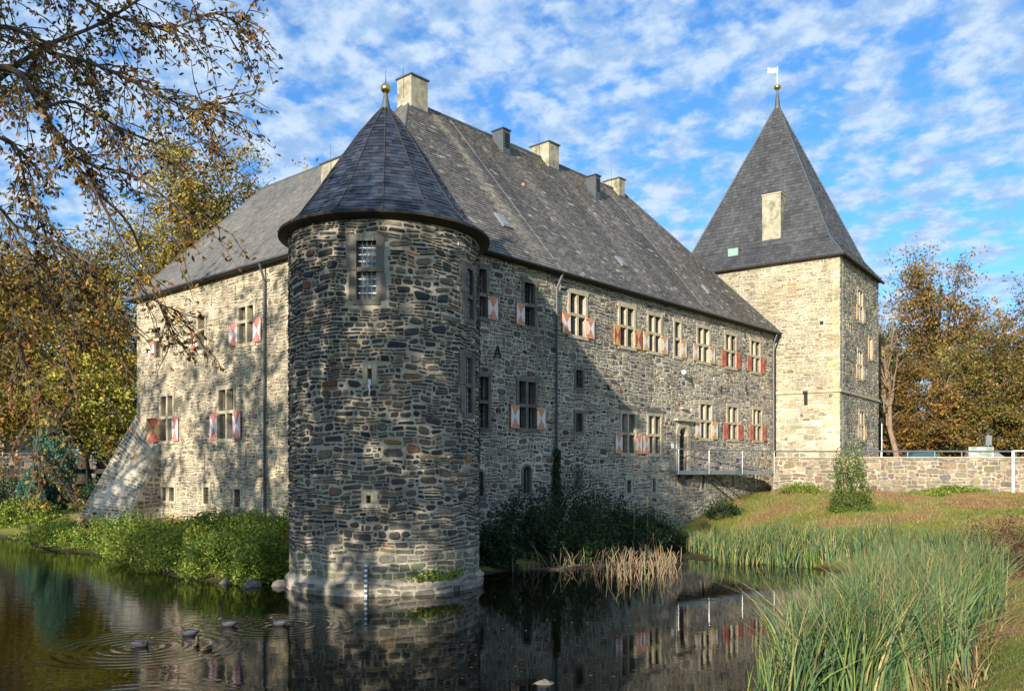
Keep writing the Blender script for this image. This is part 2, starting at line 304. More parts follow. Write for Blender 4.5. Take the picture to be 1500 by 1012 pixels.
def courses(u0, u1, z0, z1, hmin, hmax, wmin, wmax, holes=(), wav=0.03, floor=None, seed=1):
    """irregular coursed rubble: list of cells (u0,u1,z0,z1) clear of the holes"""
    r = random.Random(seed); cells = []; z = z0
    while z < z1 - hmin * 0.5:
        h = min(r.uniform(hmin, hmax) * (1 if r.random() > 0.2 else 1.35), z1 - z); u = u0 - r.uniform(0, wmax)
        while u < u1:
            w = r.uniform(wmin, wmax) * (0.6 + 0.8 * r.random()); a, b = max(u, u0), min(u + w, u1); u += w
            if b - a < 0.08: continue
            dz = wav * mnoise.noise(Vector((a * 0.5, z * 0.3, seed))) * 2
            parts = [(a, b, z + dz, z + h + dz)]
            if h > hmin * 1.35 and r.random() < 0.38:
                q = r.uniform(0.38, 0.62) * h; parts = [(a, b, z + dz, z + q + dz), (a, b, z + q + dz, z + h + dz)]
                if b - a > wmin * 1.6 and r.random() < 0.5:
                    mm = r.uniform(0.35, 0.65) * (b - a) + a; k = r.randrange(2); p = parts[k]; parts[k] = (p[0], mm, p[2], p[3]); parts.append((mm, p[1], p[2], p[3]))
            for p in parts:
                ok = True; p = list(p)
                for (x0, x1, y0, y1) in holes:
                    if p[0] < x1 and p[1] > x0 and p[2] < y1 and p[3] > y0:
                        opts = [(x0 - p[0], (p[0], x0, p[2], p[3])), (p[1] - x1, (x1, p[1], p[2], p[3]))]
                        opts = [((o[1] - o[0]) * (o[3] - o[2]), o) for _, o in opts if o[1] - o[0] > 0.06]
                        if y0 - p[2] > 0.06: opts.append(((p[1] - p[0]) * (y0 - p[2]), (p[0], p[1], p[2], y0)))
                        if p[3] - y1 > 0.06: opts.append(((p[1] - p[0]) * (p[3] - y1), (p[0], p[1], y1, p[3])))
                        if not opts: ok = False; break
                        p = list(max(opts)[1])
                if ok and (floor is None or p[3] > floor(0.5 * (p[0] + p[1]))) and p[1] - p[0] > 0.07 and p[3] - p[2] > 0.05: cells.append(tuple(p))
        z += h
    return cells
def warp(u, z, A=.045):
    return (u + A * mnoise.noise(Vector((u * 1.9, z * 1.9, 3.1))) * 2 + A * .8 * mnoise.noise(Vector((u * 5, z * 5, 9.1))), z + A * 1.15 * mnoise.noise(Vector((u * 1.6, z * 2.2, 17.7))) * 2 + A * .6 * mnoise.noise(Vector((u * 5, z * 5, 29.1))))
def big_stones(u0, u1, z0, z1, n, wr, hr, holes, seed):
    r = random.Random(seed); out = []
    for _ in range(n * 3):
        if len(out) >= n: break
        w, h = r.uniform(*wr), r.uniform(*hr); a, c = r.uniform(u0, u1 - w), r.uniform(z0, z1 - h); b = (a, a + w, c, c + h)
        if not any(b[0] < o[1] and b[1] > o[0] and b[2] < o[3] and b[3] > o[2] for o in list(out) + list(holes)): out.append(b)
    return out
def stone_geo(P0, cell, r, gap=0.018, proud=0.028, cols=None, tilt=0.012):
    a, b, c, d = cell; w = b - a; h = d - c; g = min(gap * r.uniform(0.5, 1.8), w * 0.18, h * 0.2); j = min(w, h) * 0.13
    a += g; b -= g; c += g; d -= g; w = b - a; h = d - c; kx = min(w, h) * r.uniform(0.12, 0.42)
    J = lambda: r.uniform(-j, j) * 1.1
    P = lambda u_, z_, h_: P0(*warp(u_, z_), h_)
    out = [(a + kx, c + J() * .4), (b - kx * r.uniform(.5, 1.6), c + J() * .4), (b + J() * .3, c + kx * r.uniform(.5, 1.3)), (b + J() * .3, d - kx * r.uniform(.5, 1.3)),
           (b - kx * r.uniform(.5, 1.6), d + J() * .4), (a + kx, d + J() * .4), (a + J() * .3, d - kx * r.uniform(.5, 1.3)), (a + J() * .3, c + kx * r.uniform(.5, 1.3))]
    mu, mz = (a + b) / 2, (c + d) / 2; ins = min(0.03, 0.2 * min(w, h)); fu = 1 - 2 * ins / max(w, .01); fz = 1 - 2 * ins / max(h, .01)
    p = proud * r.uniform(0.5, 1.4); tu, tz = r.uniform(-tilt, tilt), r.uniform(-tilt, tilt)
    vs = [P(x, z, -0.012) for x, z in out]
    vs += [P(mu + (x - mu) * fu, mz + (z - mz) * fz, p + tu * (x - mu) / max(w, .1) + tz * (z - mz) / max(h, .05)) for x, z in out]
    fs = [(i, (i + 1) % 8, 8 + (i + 1) % 8, 8 + i) for i in range(8)] + [tuple(range(8, 16))]
    return vs, fs
def lay_stones(jobs, parent_of, name='stone', mass='stone_mass', n_single=300, gap=0.018, proud=0.028, matname='stone', top_parent=None):
    """jobs: list of (P, cells, palette, parent, colfun); the n_single that show largest become parts, the rest one 'stuff' part per wall"""
    allc = []
    r = random.Random(5)
    for ji, (P, cells, pal, par, cf) in enumerate(jobs):
        for c in cells:
            m = Vector(P((c[0] + c[1]) / 2, (c[2] + c[3]) / 2, 0)); m2 = Vector(P((c[0] + c[1]) / 2, (c[2] + c[3]) / 2, 1))
            to = Vector((0, 0, EYE)) - m; fac = max(0, to.normalized().dot((m2 - m).normalized())); kx = m.x / max(m.y, .1)
            s = (c[1] - c[0]) * (c[3] - c[2]) * fac / max(1, (m - Vector((0, 0, EYE))).length_squared)
            if par_hidden(m): s = 0
            allc.append((s, ji, c))
    allc.sort(key=lambda t: -t[0])
    masses = {}
    for i, (s, ji, c) in enumerate(allc):
        P, cells, pal, par, cf = jobs[ji]
        vs, fs = stone_geo(P, c, r, gap, proud); colr = pick(pal)
        if cf: colr = cf(c, colr)
        if i < n_single and s > 0:
            mb = MB(); mb.col = colr; mb.add(vs, fs); mb.build(name, matname, par)
        else:
            mb = masses.setdefault(ji, MB()); mb.col = colr; mb.add(vs, fs)
    for ji, mb in masses.items():
        o = mb.build(mass, matname, jobs[ji][3]); o['kind'] = 'stuff'
def par_hidden(m):
    # points the round tower hides from the camera
    d = Vector((m.x, m.y)); L2 = d.length_squared; t = (TC[0] * d.x + TC[1] * d.y) / L2
    if 0 < t < 0.97: 
        q = d * t; return (q - Vector(TC)).length < 2.95 and (d - Vector(TC)).length > 3.3
    return False

def wall_sheet(P, u0, u1, z0, z1, holes, depth=0.34, seg=None):
    """flat wall face with real openings and their reveals"""
    mb = MB(); us = {u0, u1}; zs = {z0, z1}
    for a, b, c, d in holes: us |= {a, b}; zs |= {c, d}
    if seg:
        k = u0
        while k < u1: us.add(k); k += seg
    us = sorted(us); zs = sorted(zs); idx = {}
    def vid(i, j):
        if (i, j) not in idx: idx[(i, j)] = len(mb.v); mb.v.append(P(us[i], zs[j], 0))
        return idx[(i, j)]
    for i in range(len(us) - 1):
        for j in range(len(zs) - 1):
            cu, cz = (us[i] + us[i + 1]) / 2, (zs[j] + zs[j + 1]) / 2
            if any(a < cu < b and c < cz < d for a, b, c, d in holes): continue
            mb.f.append((vid(i, j), vid(i + 1, j), vid(i + 1, j + 1), vid(i, j + 1))); mb.mi.append(0)
    for a, b, c, d in holes:
        for (p, q) in (((a, c), (b, c)), ((b, c), (b, d)), ((b, d), (a, d)), ((a, d), (a, c))):
            mb.add([P(*p, 0), P(*q, 0), P(*q, -depth), P(*p, -depth)], [(0, 1, 2, 3)])
        mb.add([P(a, c, -depth), P(b, c, -depth), P(b, d, -depth), P(a, d, -depth)], [(0, 1, 2, 3)])
    return mb

# ---------------------------------------------------------------- windows
SCH = {'salmon': ('paint_orange', 'paint_white'), 'crimson': ('paint_yellow', 'paint_red'), 'amber': ('paint_yellow', 'paint_white'), 'scarlet': ('paint_red', 'paint_yellow'), 'pink': ('paint_pale_red', 'paint_white'), 'rose': ('paint_orange_dull', 'paint_red')}
def shutter(P, hinge, w, z0, z1, side, scheme, parent, swing=0.0):
    """painted board shutter opened flat to the wall; w > 0; side -1 lies left of hinge, +1 right"""
    cs, sn = math.cos(swing), math.sin(swing)
    Q = lambda a, z, h: P(hinge + side * (a * cs - h * sn), z, 0.05 + h * cs + a * sn)
    mb = MB()
    def quad3(pts, h): 
        f = tuple(range(len(pts))); mb.add([Q(x, z, h) for x, z in pts], [f if side > 0 else f[::-1]])
    mb.cur = 2
    mb.hexa([Q(0, z0, .035), Q(w, z0, .035), Q(w, z0, 0), Q(0, z0, 0), Q(0, z1, .035), Q(w, z1, .035), Q(w, z1, 0), Q(0, z1, 0)])
    m = .012; a, b, c, d = m, w - m, z0 + m, z1 - m; x, z = (a + b) / 2, (c + d) / 2
    mb.cur = 0; quad3([(a, c), (b, c), (x, z)], .038); quad3([(b, d), (a, d), (x, z)], .038)
    mb.cur = 1; quad3([(b, c), (b, d), (x, z)], .038); quad3([(a, d), (a, c), (x, z)], .038)
    s1, s2 = SCH[scheme]
    mb.build('shutter', [s1, s2, s1], parent)
    hb = MB()
    for zz in (z0 + 0.12 * (z1 - z0), z0 + 0.86 * (z1 - z0)): 
        hb.hexa([Q(-.05, zz, .05), Q(.10, zz, .05), Q(.10, zz, .038), Q(-.05, zz, .038), Q(-.05, zz + .03, .05), Q(.10, zz + .03, .05), Q(.10, zz + .03, .038), Q(-.05, zz + .03, .038)])
    hb.build('hinge', 'iron', parent)
def cross_window(castle, P, u0, u1, z0, z1, zm=None, lights=2, left=None, right=None, glass='glass_dark', mt='sandstone', label=None, surround=0.16, swingL=0.0, swingR=0.0, bars=True, D=0.27, grid=True):
    """stone cross window: u0..u1, z0..z1 is the clear opening"""
    f = surround; mb = MB()
    mb.pbox(P, u0 - f, u0, z0 - .001, z1 + .001, -.2, .045); mb.pbox(P, u1, u1 + f, z0 - .001, z1 + .001, -.2, .045)
    mb.pbox(P, u0 - f - .05, u1 + f + .05, z1, z1 + .2, -.2, .05); mb.pbox(P, u0 - f - .03, u1 + f + .03, z0 - .16, z0, -.2, .07)
    w = mb.build('window', mt, castle)
    if label: w['label'] = label
    mw = 0.15
    if lights == 2:
        m = MB(); c = (u0 + u1) / 2; m.pbox(P, c - mw / 2, c + mw / 2, z0, z1, -.24, .02); m.build('mullion', mt, w)
    if zm:
        t = MB()
        if lights == 2: 
            t.pbox(P, u0, c - mw / 2, zm - .07, zm + .07, -.24, .028); t.pbox(P, c + mw / 2, u1, zm - .07, zm + .07, -.24, .028)
        else: t.pbox(P, u0, u1, zm - .07, zm + .07, -.24, .028)
        t.build('transom', mt, w)
    us = [(u0, u1)] if lights == 1 else [(u0, c - mw / 2), (c + mw / 2, u1)]
    zs = [(z0, z1)] if not zm else [(z0, zm - .07), (zm + .07, z1)]
    for (a, b) in us:
        for (p, q) in zs:
            g = MB(); g.pbox(P, a, b, p, q, -D - .02, -D); g.build('pane', glass, w)
            if bars:
                k = MB(); nb = 3 if grid else 2
                n_v = max(2, round((b - a) / .16)); n_h = max(3, round((q - p) / .2))
                for i in range(1, n_v): x = a + (b - a) * i / n_v; k.pbox(P, x - .009, x + .009, p, q, -D, -D + .018)
                for i in range(1, n_h): z = p + (q - p) * i / n_h; k.pbox(P, a, b, z - .009, z + .009, -D, -D + .02)
                k.build('glazing_bars', 'lead', w)
    top = zm if zm else z1
    if left: shutter(P, u0 - .03, left[1], z0 - .04, top - .02, -1, left[0], w, swingL)
    if right: shutter(P, u1 + .03, right[1], z0 - .04, top - .02, 1, right[0], w, swingR)
    return w
def slit(castle, P, u0, u1, z0, z1, arch=False, grille=True, mt='sandstone'):
    mb = MB(); f = .12
    mb.pbox(P, u0 - f, u0, z0, z1, -.18, .035); mb.pbox(P, u1, u1 + f, z0, z1, -.18, .035); mb.pbox(P, u0 - f - .04, u1 + f + .04, z0 - .12, z0, -.18, .045)
    if arch:
        c = (u0 + u1) / 2; r0 = (u1 - u0) / 2; n = 8
        for i in range(n):
            a, b = math.pi * i / n, math.pi * (i + 1) / n
            pts = [(c + r0 * math.cos(a), z1 + r0 * math.sin(a) * .9), (c + (r0 + f) * math.cos(a), z1 + (r0 + f) * math.sin(a) * .9), (c + (r0 + f) * math.cos(b), z1 + (r0 + f) * math.sin(b) * .9), (c + r0 * math.cos(b), z1 + r0 * math.sin(b) * .9)]
            mb.hexa([P(x, z, -.18) for x, z in pts] + [P(x, z, .04) for x, z in pts])
    else: mb.pbox(P, u0 - f - .05, u1 + f + .05, z1, z1 + .16, -.18, .045)
    w = mb.build('slit_window', mt, castle)
    g = MB(); g.pbox(P, u0, u1, z0, z1 + (.0 if not arch else (u1 - u0) * .45), -.27, -.25); g.build('pane', 'glass_dark', w)
    if grille:
        k = MB(); n = max(3, round((z1 - z0) / .17))
        for i in range(1, n): z = z0 + (z1 - z0) * i / n; k.pbox(P, u0, u1, z - .012, z + .012, -.12, -.09)
        k.tube([P((u0 + u1) / 2, z0, -.1), P((u0 + u1) / 2, z1, -.1)], .014, 5); k.build('grille', 'iron', w)
    return w

# ================================================================= GROUND
ctrl = []
for x, y in [(-45, 42), (-33, 35), (-30, 26), (-20, 25), (-12, 20), (-4, 18), (4, 18), (2, 25.5), (6, 28.5), (-15, 13), (-26, 16), (-7, 24), (8.5, 21), (-38, 30), (9.5, 25)]: ctrl.append((x, y, -1.0))
for x, y in [(-36, 50), (-24.5, 43.5), (-18.5, 37.5), (-13.5, 32.2), (-8.1, 27.3), (-1.2, 30), (2, 33.5), (4.4, 36.8), (7, 41), (8.6, 44), (7.9, 38), (8, 34), (10.9, 31.8), (12.0, 29), (12.4, 26), (11.7, 22.3), (9.7, 18), (7.3, 14.2), (4.5, 12.2), (0, 11), (-6, 10), (-20, 8), (-35, 8), (5.2, 36)]: ctrl.append((x, y, 0.0))
ctrl += [(-8.1, 34.3, 1.3), (-11.8, 37.6, 1.3), (-15.6, 40.9, 1.3), (-19.3, 44.3, 1.3), (-1.0, 34.7, .9), (3.6, 40, .8), (7.0, 44.2, .5), (9.6, 46.9, .8), (12.2, 49.7, 1.7), (16.2, 54.2, 2.35),
         (16, 51, 2.3), (20, 50.8, 2.35), (26, 50.8, 2.3), (33, 50.8, 2.3), (45, 50.8, 2.3), (14, 43, 1.35), (10.5, 38.0, .55), (22, 38.5, 1.7), (25, 30, 1.7), (18, 28, .95), (16.5, 20, 1.3), (20, 14, 2), (14.5, 13.5, 1.7), (10, 9.5, 1.5), (0, 5.5, 1.5), (0, 0, 2.0), (-10, 2, 1.8), (-20, 0, 1.8), (-35, 0, 2),
         (30, 20, 2.6), (42, 35, 2.6), (-28.5, 54, 1.0), (-24.3, 49.5, 1.2), (-42, 64, 1.6), (-21.5, 43, .7), (0, 45, 2), (-20, 64, 3), (0, 75, 3.6), (25, 70, 3.6), (-55, 55, 1.5), (-50, 20, .0), (-60, 10, 2), (20, -20, 2.5), (-20, -25, 2.5), (60, 10, 3), (60, 60, 3.6), (-60, 80, 3), (-70, 40, 1.5)]
ctrl = np.array(ctrl, float)
def tps_fit(p):
    n = len(p); d = np.linalg.norm(p[:, None, :2] - p[None, :, :2], axis=2); K = np.where(d > 0, d * d * np.log(d + 1e-12), 0) + np.eye(n) * 0.5
    Pm = np.c_[np.ones(n), p[:, :2]]; A = np.zeros((n + 3, n + 3)); A[:n, :n] = K; A[:n, n:] = Pm; A[n:, :n] = Pm.T
    return np.linalg.solve(A, np.r_[p[:, 2], 0, 0, 0])
TW = tps_fit(ctrl)
def ground_z(x, y):
    x = np.atleast_1d(np.asarray(x, float)); y = np.atleast_1d(np.asarray(y, float)); sh = x.shape; x = x.ravel(); y = y.ravel(); z = np.zeros_like(x)
    for s in range(0, len(x), 20000):
        xx, yy = x[s:s + 20000], y[s:s + 20000]; d2 = (xx[:, None] - ctrl[None, :, 0]) ** 2 + (yy[:, None] - ctrl[None, :, 1]) ** 2
        z[s:s + 20000] = (0.5 * d2 * np.log(d2 + 1e-12)) @ TW[:-3] + TW[-3] + TW[-2] * xx + TW[-1] * yy
    z = np.clip(z, -1.3, 3.8)
    z = z + 0.05 * np.sin(x * 1.7 + np.sin(y * 1.1)) * np.sin(y * 1.3 + 0.6 * np.sin(x * .9)) * np.clip(z, 0, 1)
    r = np.hypot(x - 0, y - 35); w = np.clip((r - 60) / 25, 0, 1); z = z * (1 - w) + 3.6 * w
    terr = (((y > 51.12) & (x > 15.8 + (y - 51) * .3)) | ((y > 54.8) & (x > 12))) & (x < 200); z = np.where(terr, 3.58 + np.clip((y - 62) / 40, 0, 1) * 0.5, z)
    return z.reshape(sh)
def gz(x, y): return float(ground_z(x, y)[0])
xs = np.r_[-1500, -600, -300, -160, -110, -85, np.arange(-70, -34, 2.0), np.arange(-34, 36.01, 0.5), np.arange(38, 70, 2.0), 85, 110, 160, 300, 600, 1500]
ys = np.r_[-1500, -500, -200, -90, -60, -40, -25, -15, -8, np.arange(-4, 51.01, 0.5), 51.05, 51.2, np.arange(51.5, 55, .5), np.arange(55.5, 70, 1.5), np.arange(72, 110, 6), 150, 300, 700, 1800, 3500]
GX, GY = np.meshgrid(xs, ys); GZ = ground_z(GX, GY)
nv = GX.size; W_ = len(xs); Hh = len(ys)
gv = np.c_[GX.ravel(), GY.ravel(), GZ.ravel()]
ii = np.arange(nv).reshape(Hh, W_); gf = np.stack([ii[:-1, :-1], ii[:-1, 1:], ii[1:, 1:], ii[1:, :-1]], -1).reshape(-1, 4)
me = bpy.data.meshes.new('ground'); me.from_pydata(gv.tolist(), [], gf.tolist()); me.shade_smooth(); me.update()
tag(link('ground', me, 'ground'), kind='structure')
mb = MB(); mb.add([(-90, 3, 0), (24, 3, 0), (24, 49, 0), (-90, 75, 0)], [(0, 1, 2, 3)])
tag(mb.build('water', 'water'), kind='structure')

# ================================================================= MAIN CASTLE WING
EAVE = 12.45; OV = 0.35; LONG, WID, LEFTL, LWD = 31.8, 13.72, 20.2, 9.0
def loc(a, b, z): return (C0[0] + dR[0] * a + dL[0] * b, C0[1] + dR[1] * a + dL[1] * b, z)
castle = empty('castle_wing', (C0[0], C0[1], 0.5), 'long rubble stone castle wing with steep slate roof and painted shutters between the two towers', 'castle')
WT = 12.62
# (u0,u1,z0,z1,zm,lights,left,right,glass)
WR = [(4.42, 4.95, 9.82, 11.75, 10.72, 1, None, ('salmon', .60), 'glass_dark'), (7.3, 8.0, 9.82, 11.66, 10.72, 1, ('salmon', .53), None, 'glass_dark'),
      (10.5, 11.65, 9.82, 11.7, 10.75, 2, ('salmon', .6), ('salmon', .6), 'glass_dark'), (14.5, 15.7, 9.76, 11.66, 10.72, 2, ('crimson', .56), ('crimson', .6), 'glass_dark'),
      (17.07, 18.22, 9.76, 11.6, 10.69, 2, ('amber', .55), ('amber', .6), 'glass_dark'), (19.64, 20.2, 9.76, 11.58, 10.68, 1, None, ('amber', .55), 'glass_dark'),
      (22.12, 23.36, 9.74, 11.6, 10.66, 2, ('amber', .58), ('amber', .58), 'glass_curtain'), (25.39, 26.6, 9.74, 11.6, 10.66, 2, ('rose', .55), ('rose', .55), 'glass_curtain'), (28.65, 29.83, 9.74, 11.6, 10.68, 2, ('rose', .55), ('rose', .58), 'glass_curtain'),
      (22.4, 23.65, 5.46, 7.36, 6.42, 2, ('amber', .6), ('amber', .62), 'glass_curtain'), (25.64, 26.82, 5.5, 7.38, 6.43, 2, ('rose', .58), ('rose', .58), 'glass_curtain'), (28.95, 30.05, 5.54, 7.4, 6.46, 2, ('rose', .55), ('rose', .55), 'glass_curtain'),
      (14.65, 15.8, 4.5, 6.42, 5.46, 2, ('salmon', .6), ('salmon', .55), 'glass_dark'), (17.08, 18.2, 4.52, 6.44, 5.46, 2, ('salmon', .55), None, 'glass_dark'),
      (6.95, 8.05, 5.44, 7.42, 6.4, 2, ('salmon', .54), ('salmon', .58), 'glass_dark'), (4.48, 5.05, 5.36, 7.42, 6.4, 1, None, None, 'glass_dark')]
SL = [(10.95, 11.45, 7.44, 8.24, 0), (10.95, 11.4, 5.4, 6.26, 0), (4.4, 4.75, 2.6, 3.44, 1), (7.25, 7.72, 2.66, 3.6, 1), (10.95, 11.35, 2.76, 3.6, 0), (15.1, 15.46, 2.52, 3.16, 0), (17.44, 17.78, 2.52, 3.24, 0), (22.56, 22.9, 2.6, 3.36, 0), (26.1, 26.44, 2.7, 3.34, 0), (29.4, 29.7, 2.74, 3.34, 0)]
DOOR = (20.08, 20.98, 3.62, 5.5)
holesR = [(a - .0, b + .0, c, d) for a, b, c, d, *_ in WR] + [(a, b, c, d + (0.2 if k else 0)) for a, b, c, d, k in SL] + [(DOOR[0], DOOR[1], DOOR[2], DOOR[3] + .4)]
wallR = wall_sheet(PR, 0, LONG, -0.8, WT, holesR).build('long_wall', 'mortar_grey', castle)
frameR = [(a - .17, b + .17, c - .17, d + .2) for a, b, c, d, *_ in WR] + [(a - .13, b + .13, c - .13, d + (.4 if k else .17)) for a, b, c, d, k in SL] + [(DOOR[0] - .35, DOOR[1] + .35, DOOR[2] - .1, DOOR[3] + .85)]
for k, w in enumerate(WR):
    tone = 'sandstone_dark' if w[0] < 8.5 else 'sandstone'  # window frames beside the round tower carry its shade as darker stone
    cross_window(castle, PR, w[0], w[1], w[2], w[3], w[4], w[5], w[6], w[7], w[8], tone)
for a, b, c, d, k in SL: slit(castle, PR, a, b, c, d, bool(k), mt='sandstone_dark' if a < 12 else 'sandstone')  # slits on the shaded stretch have the shade put into their colour too
# left facade: u = -distance
WL = [(-18.15, -17.55, 9.27, 10.78, 10.19, 1, ('pink', .6), None, 'glass_dark', 0, 0), (-13.88, -13.28, 9.25, 10.8, 10.18, 1, ('pink', .66), None, 'glass_dark', .1, 0), (-10.32, -9.15, 9.2, 10.8, 10.17, 2, ('pink', .6), ('pink', .62), 'glass_dark', .1, 0),
      (-17.55, -16.35, 5.1, 7.3, 6.25, 2, ('scarlet', .66), ('pink', .6), 'glass_curtain', .75, 0), (-12.03, -10.78, 5.07, 7.28, 6.27, 2, ('pink', .62), ('pink', .64), 'glass_dark', .05, .0), (-5.8, -4.9, 9.25, 10.8, 10.17, 1, ('pink', .5), None, 'glass_dark', 0, 0)]
SLL = [(-17.4, -17.02, 2.14, 2.82), (-16.72, -16.2, 2.14, 2.82), (-13.4, -12.92, 2.1, 2.86), (-10.7, -10.22, 2.03, 2.8)]
TH = [(-15.66, -15.56, 3.67, 4.59), (-13.4, -13.3, 3.66, 4.43), (-9.84, -9.74, 3.63, 4.59), (-14.75, -14.65, 11.2, 11.73), (-12.74, -12.65, 11.15, 11.65), (-10.68, -10.58, 11.2, 11.8), (-18.9, -18.8, 8.4, 8.9)]
holesL = [(a, b, c, d) for a, b, c, d, *_ in WL] + SLL + TH
wallL = wall_sheet(PL, -LEFTL, 0, -0.8, WT, holesL).build('left_wall', 'mortar_pale', castle)
frameL = [(a - .17, b + .17, c - .17, d + .2) for a, b, c, d, *_ in WL] + [(a - .13, b + .13, c - .13, d + .17) for a, b, c, d in SLL] + TH
for w in WL: cross_window(castle, PL, w[0], w[1], w[2], w[3], w[4], w[5], w[6], w[7], w[8], 'sandstone', swingL=w[9], swingR=w[10])
for w in SLL: slit(castle, PL, *w)
# back and end walls
mb = MB()
for (a0, b0), (a1, b1) in (((LONG, 0), (LONG, WID)), ((LONG, WID), (LWD, WID)), ((LWD, WID), (LWD, LEFTL)), ((LWD, LEFTL), (0, LEFTL))):
    mb.add([loc(a0, b0, -.5), loc(a1, b1, -.5), loc(a1, b1, WT), loc(a0, b0, WT)], [(0, 1, 2, 3)])
mb.build('rear_wall', 'mortar_grey', castle)
# end wall of the left wing (dL end) faces away; stones on the two front walls
def colL(c, k): return k
bR = big_stones(.1, LONG, .3, WT - .3, 520, (.3, .62), (.17, .33), frameR, 71)
cR = bR + courses(0.0, LONG, 0.2, WT - .05, .1, .2, .15, .42, frameR + bR, seed=3)
bL = big_stones(-LEFTL, 0, .6, WT - .3, 300, (.28, .55), (.15, .28), frameL, 72)
cL = bL + courses(-LEFTL, 0, 0.6, WT - .05, .085, .17, .15, .42, frameL + bL, seed=4)
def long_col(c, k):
    u = (c[0] + c[1]) / 2; t = min(1, max(0, (u - 12) / 9)); return tuple(x * (0.95 + 0.6 * t) for x in k)  # paler stones to the right, colour lifted further where grazing sun looks dim
# quoins at the far end and larger blocks under the sills
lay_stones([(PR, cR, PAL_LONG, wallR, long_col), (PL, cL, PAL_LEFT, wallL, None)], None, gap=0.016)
# buttress at the left end
B0 = (-19.55, 44.45, 6.5); B1 = (-17.54, 42.66, 4.9); B2 = (-18.75, 41.3, 0.9); B3 = (-21.9, 42.7, 0.9)
def bil(u, v, h=0.0):
    p = Vector(B3) * (1 - u) * (1 - v) + Vector(B2) * u * (1 - v) + Vector(B1) * u * v + Vector(B0) * (1 - u) * v
    nrm = (Vector(B2) - Vector(B3)).cross(Vector(B0) - Vector(B3)).normalized(); return tuple(p + nrm * h)
BW, BH = 3.6, 6.6
PB = lambda u, z, h=0.0: bil(u / BW, z / BH, h)
bt = MB(); bt.add([B0, B1, B2, B3, (-17.3, 42.9, 0.3), (-19.5, 44.6, 0.3), (B2[0], B2[1], .3), (B3[0], B3[1], .3)], [(3, 2, 1, 0), (2, 6, 4, 1), (3, 0, 5, 7), (3, 7, 6, 2)])
butt = bt.build('buttress', 'mortar_grey', castle)
# side triangle of the buttress: rubble
def PBs(u, z, h=0.0):
    d = Vector((B1[0] - B2[0], B1[1] - B2[1], 0)); L3 = d.length; d.normalize(); n = Vector((0.749, -0.6626, 0)); p = Vector((B2[0], B2[1], 0)) + d * u + n * h; return (p.x, p.y, z)
Ls = math.hypot(B1[0] - B2[0], B1[1] - B2[1])
cb1 = courses(0, BW, 0, BH, .17, .26, .3, .65, seed=9)
cb2 = [c for c in courses(0, Ls, .9, 4.9, .15, .3, .2, .5, seed=10) if c[3] < .9 + 4.0 * ((c[0]) / Ls) - .02]
lay_stones([(PB, cb1, [((.27, .22, .135), 4), ((.21, .175, .115), 3), ((.33, .27, .17), 2)], butt, None), (PBs, cb2, PAL_RET, butt, None)], None, n_single=140, name='stone', gap=.014, proud=.02)

# dark relieving stones over the pair of lower windows left of the door
for a, b in ((14.65, 15.8), (17.08, 18.2)):
    for i in range(5):
        x0 = a - .28 + (b - a + .56) * i / 5; x1 = a - .28 + (b - a + .56) * (i + 1) / 5; dz = .14 - .055 * abs(i - 2); m = MB(); m.pbox(PR, x0 + .01, x1 - .01, 6.63, 6.76 + dz, -.05, .085); m.build('relieving_stone', 'sandstone_dark', castle)
# doorway
u0, u1, z0, z1 = DOOR
mb = MB(); mb.pbox(PR, u0 - .3, u0, z0, z1, -.3, .06); mb.pbox(PR, u1, u1 + .3, z0, z1, -.3, .06)
mb.pbox(PR, u0 - .38, u0 + .02, z1, z1 + .12, -.3, .1); mb.pbox(PR, u1 - .02, u1 + .38, z1, z1 + .12, -.3, .1)
cc = (u0 + u1) / 2; r0 = (u1 - u0) / 2
for i in range(9):
    a, b = math.pi * i / 9, math.pi * (i + 1) / 9
    pts = [(cc + r0 * math.cos(a), z1 + .12 + r0 * .8 * math.sin(a)), (cc + (r0 + .3) * math.cos(a), z1 + .12 + (r0 * .8 + .28) * math.sin(a)), (cc + (r0 + .3) * math.cos(b), z1 + .12 + (r0 * .8 + .28) * math.sin(b)), (cc + r0 * math.cos(b), z1 + .12 + r0 * .8 * math.sin(b))]
    mb.hexa([PR(x, z, -.3) for x, z in pts] + [PR(x, z, .07) for x, z in pts])
dw = mb.build('doorway', 'sandstone', castle)
mb = MB(); mb.pbox(PR, u0, u1, z0, z1 + .5, -.32, -.28); mb.build('door', 'dark_wood', dw)
mb = MB(); mb.pbox(PR, u0 - .55, u1 + .55, 6.3, 6.42, -.05, .28); mb.build('ledge', 'sandstone', castle)
mb = MB(); mb.pbox(PR, 20.2, 20.75, 6.95, 7.05, -.05, .2); mb.build('ledge', 'sandstone', castle)
mb = MB(); mb.pbox(PR, 19.3, 19.52, 4.82, 5.08, .02, .05); mb.build('notice', 'white', castle)
mb = MB(); mb.lathe([(0.001, -.14), (.08, -.115), (.13, -.05), (.14, 0), (.13, .05), (.08, .115), (.001, .14)], PR(20.15, 8.9, .28), 12); mb.build('globe_lamp', 'white', castle, smooth=True)
mb = MB(); mb.tube([PR(20.15, 8.9, 0), PR(20.15, 8.9, .2)], .025); mb.build('lamp_arm', 'iron', castle)
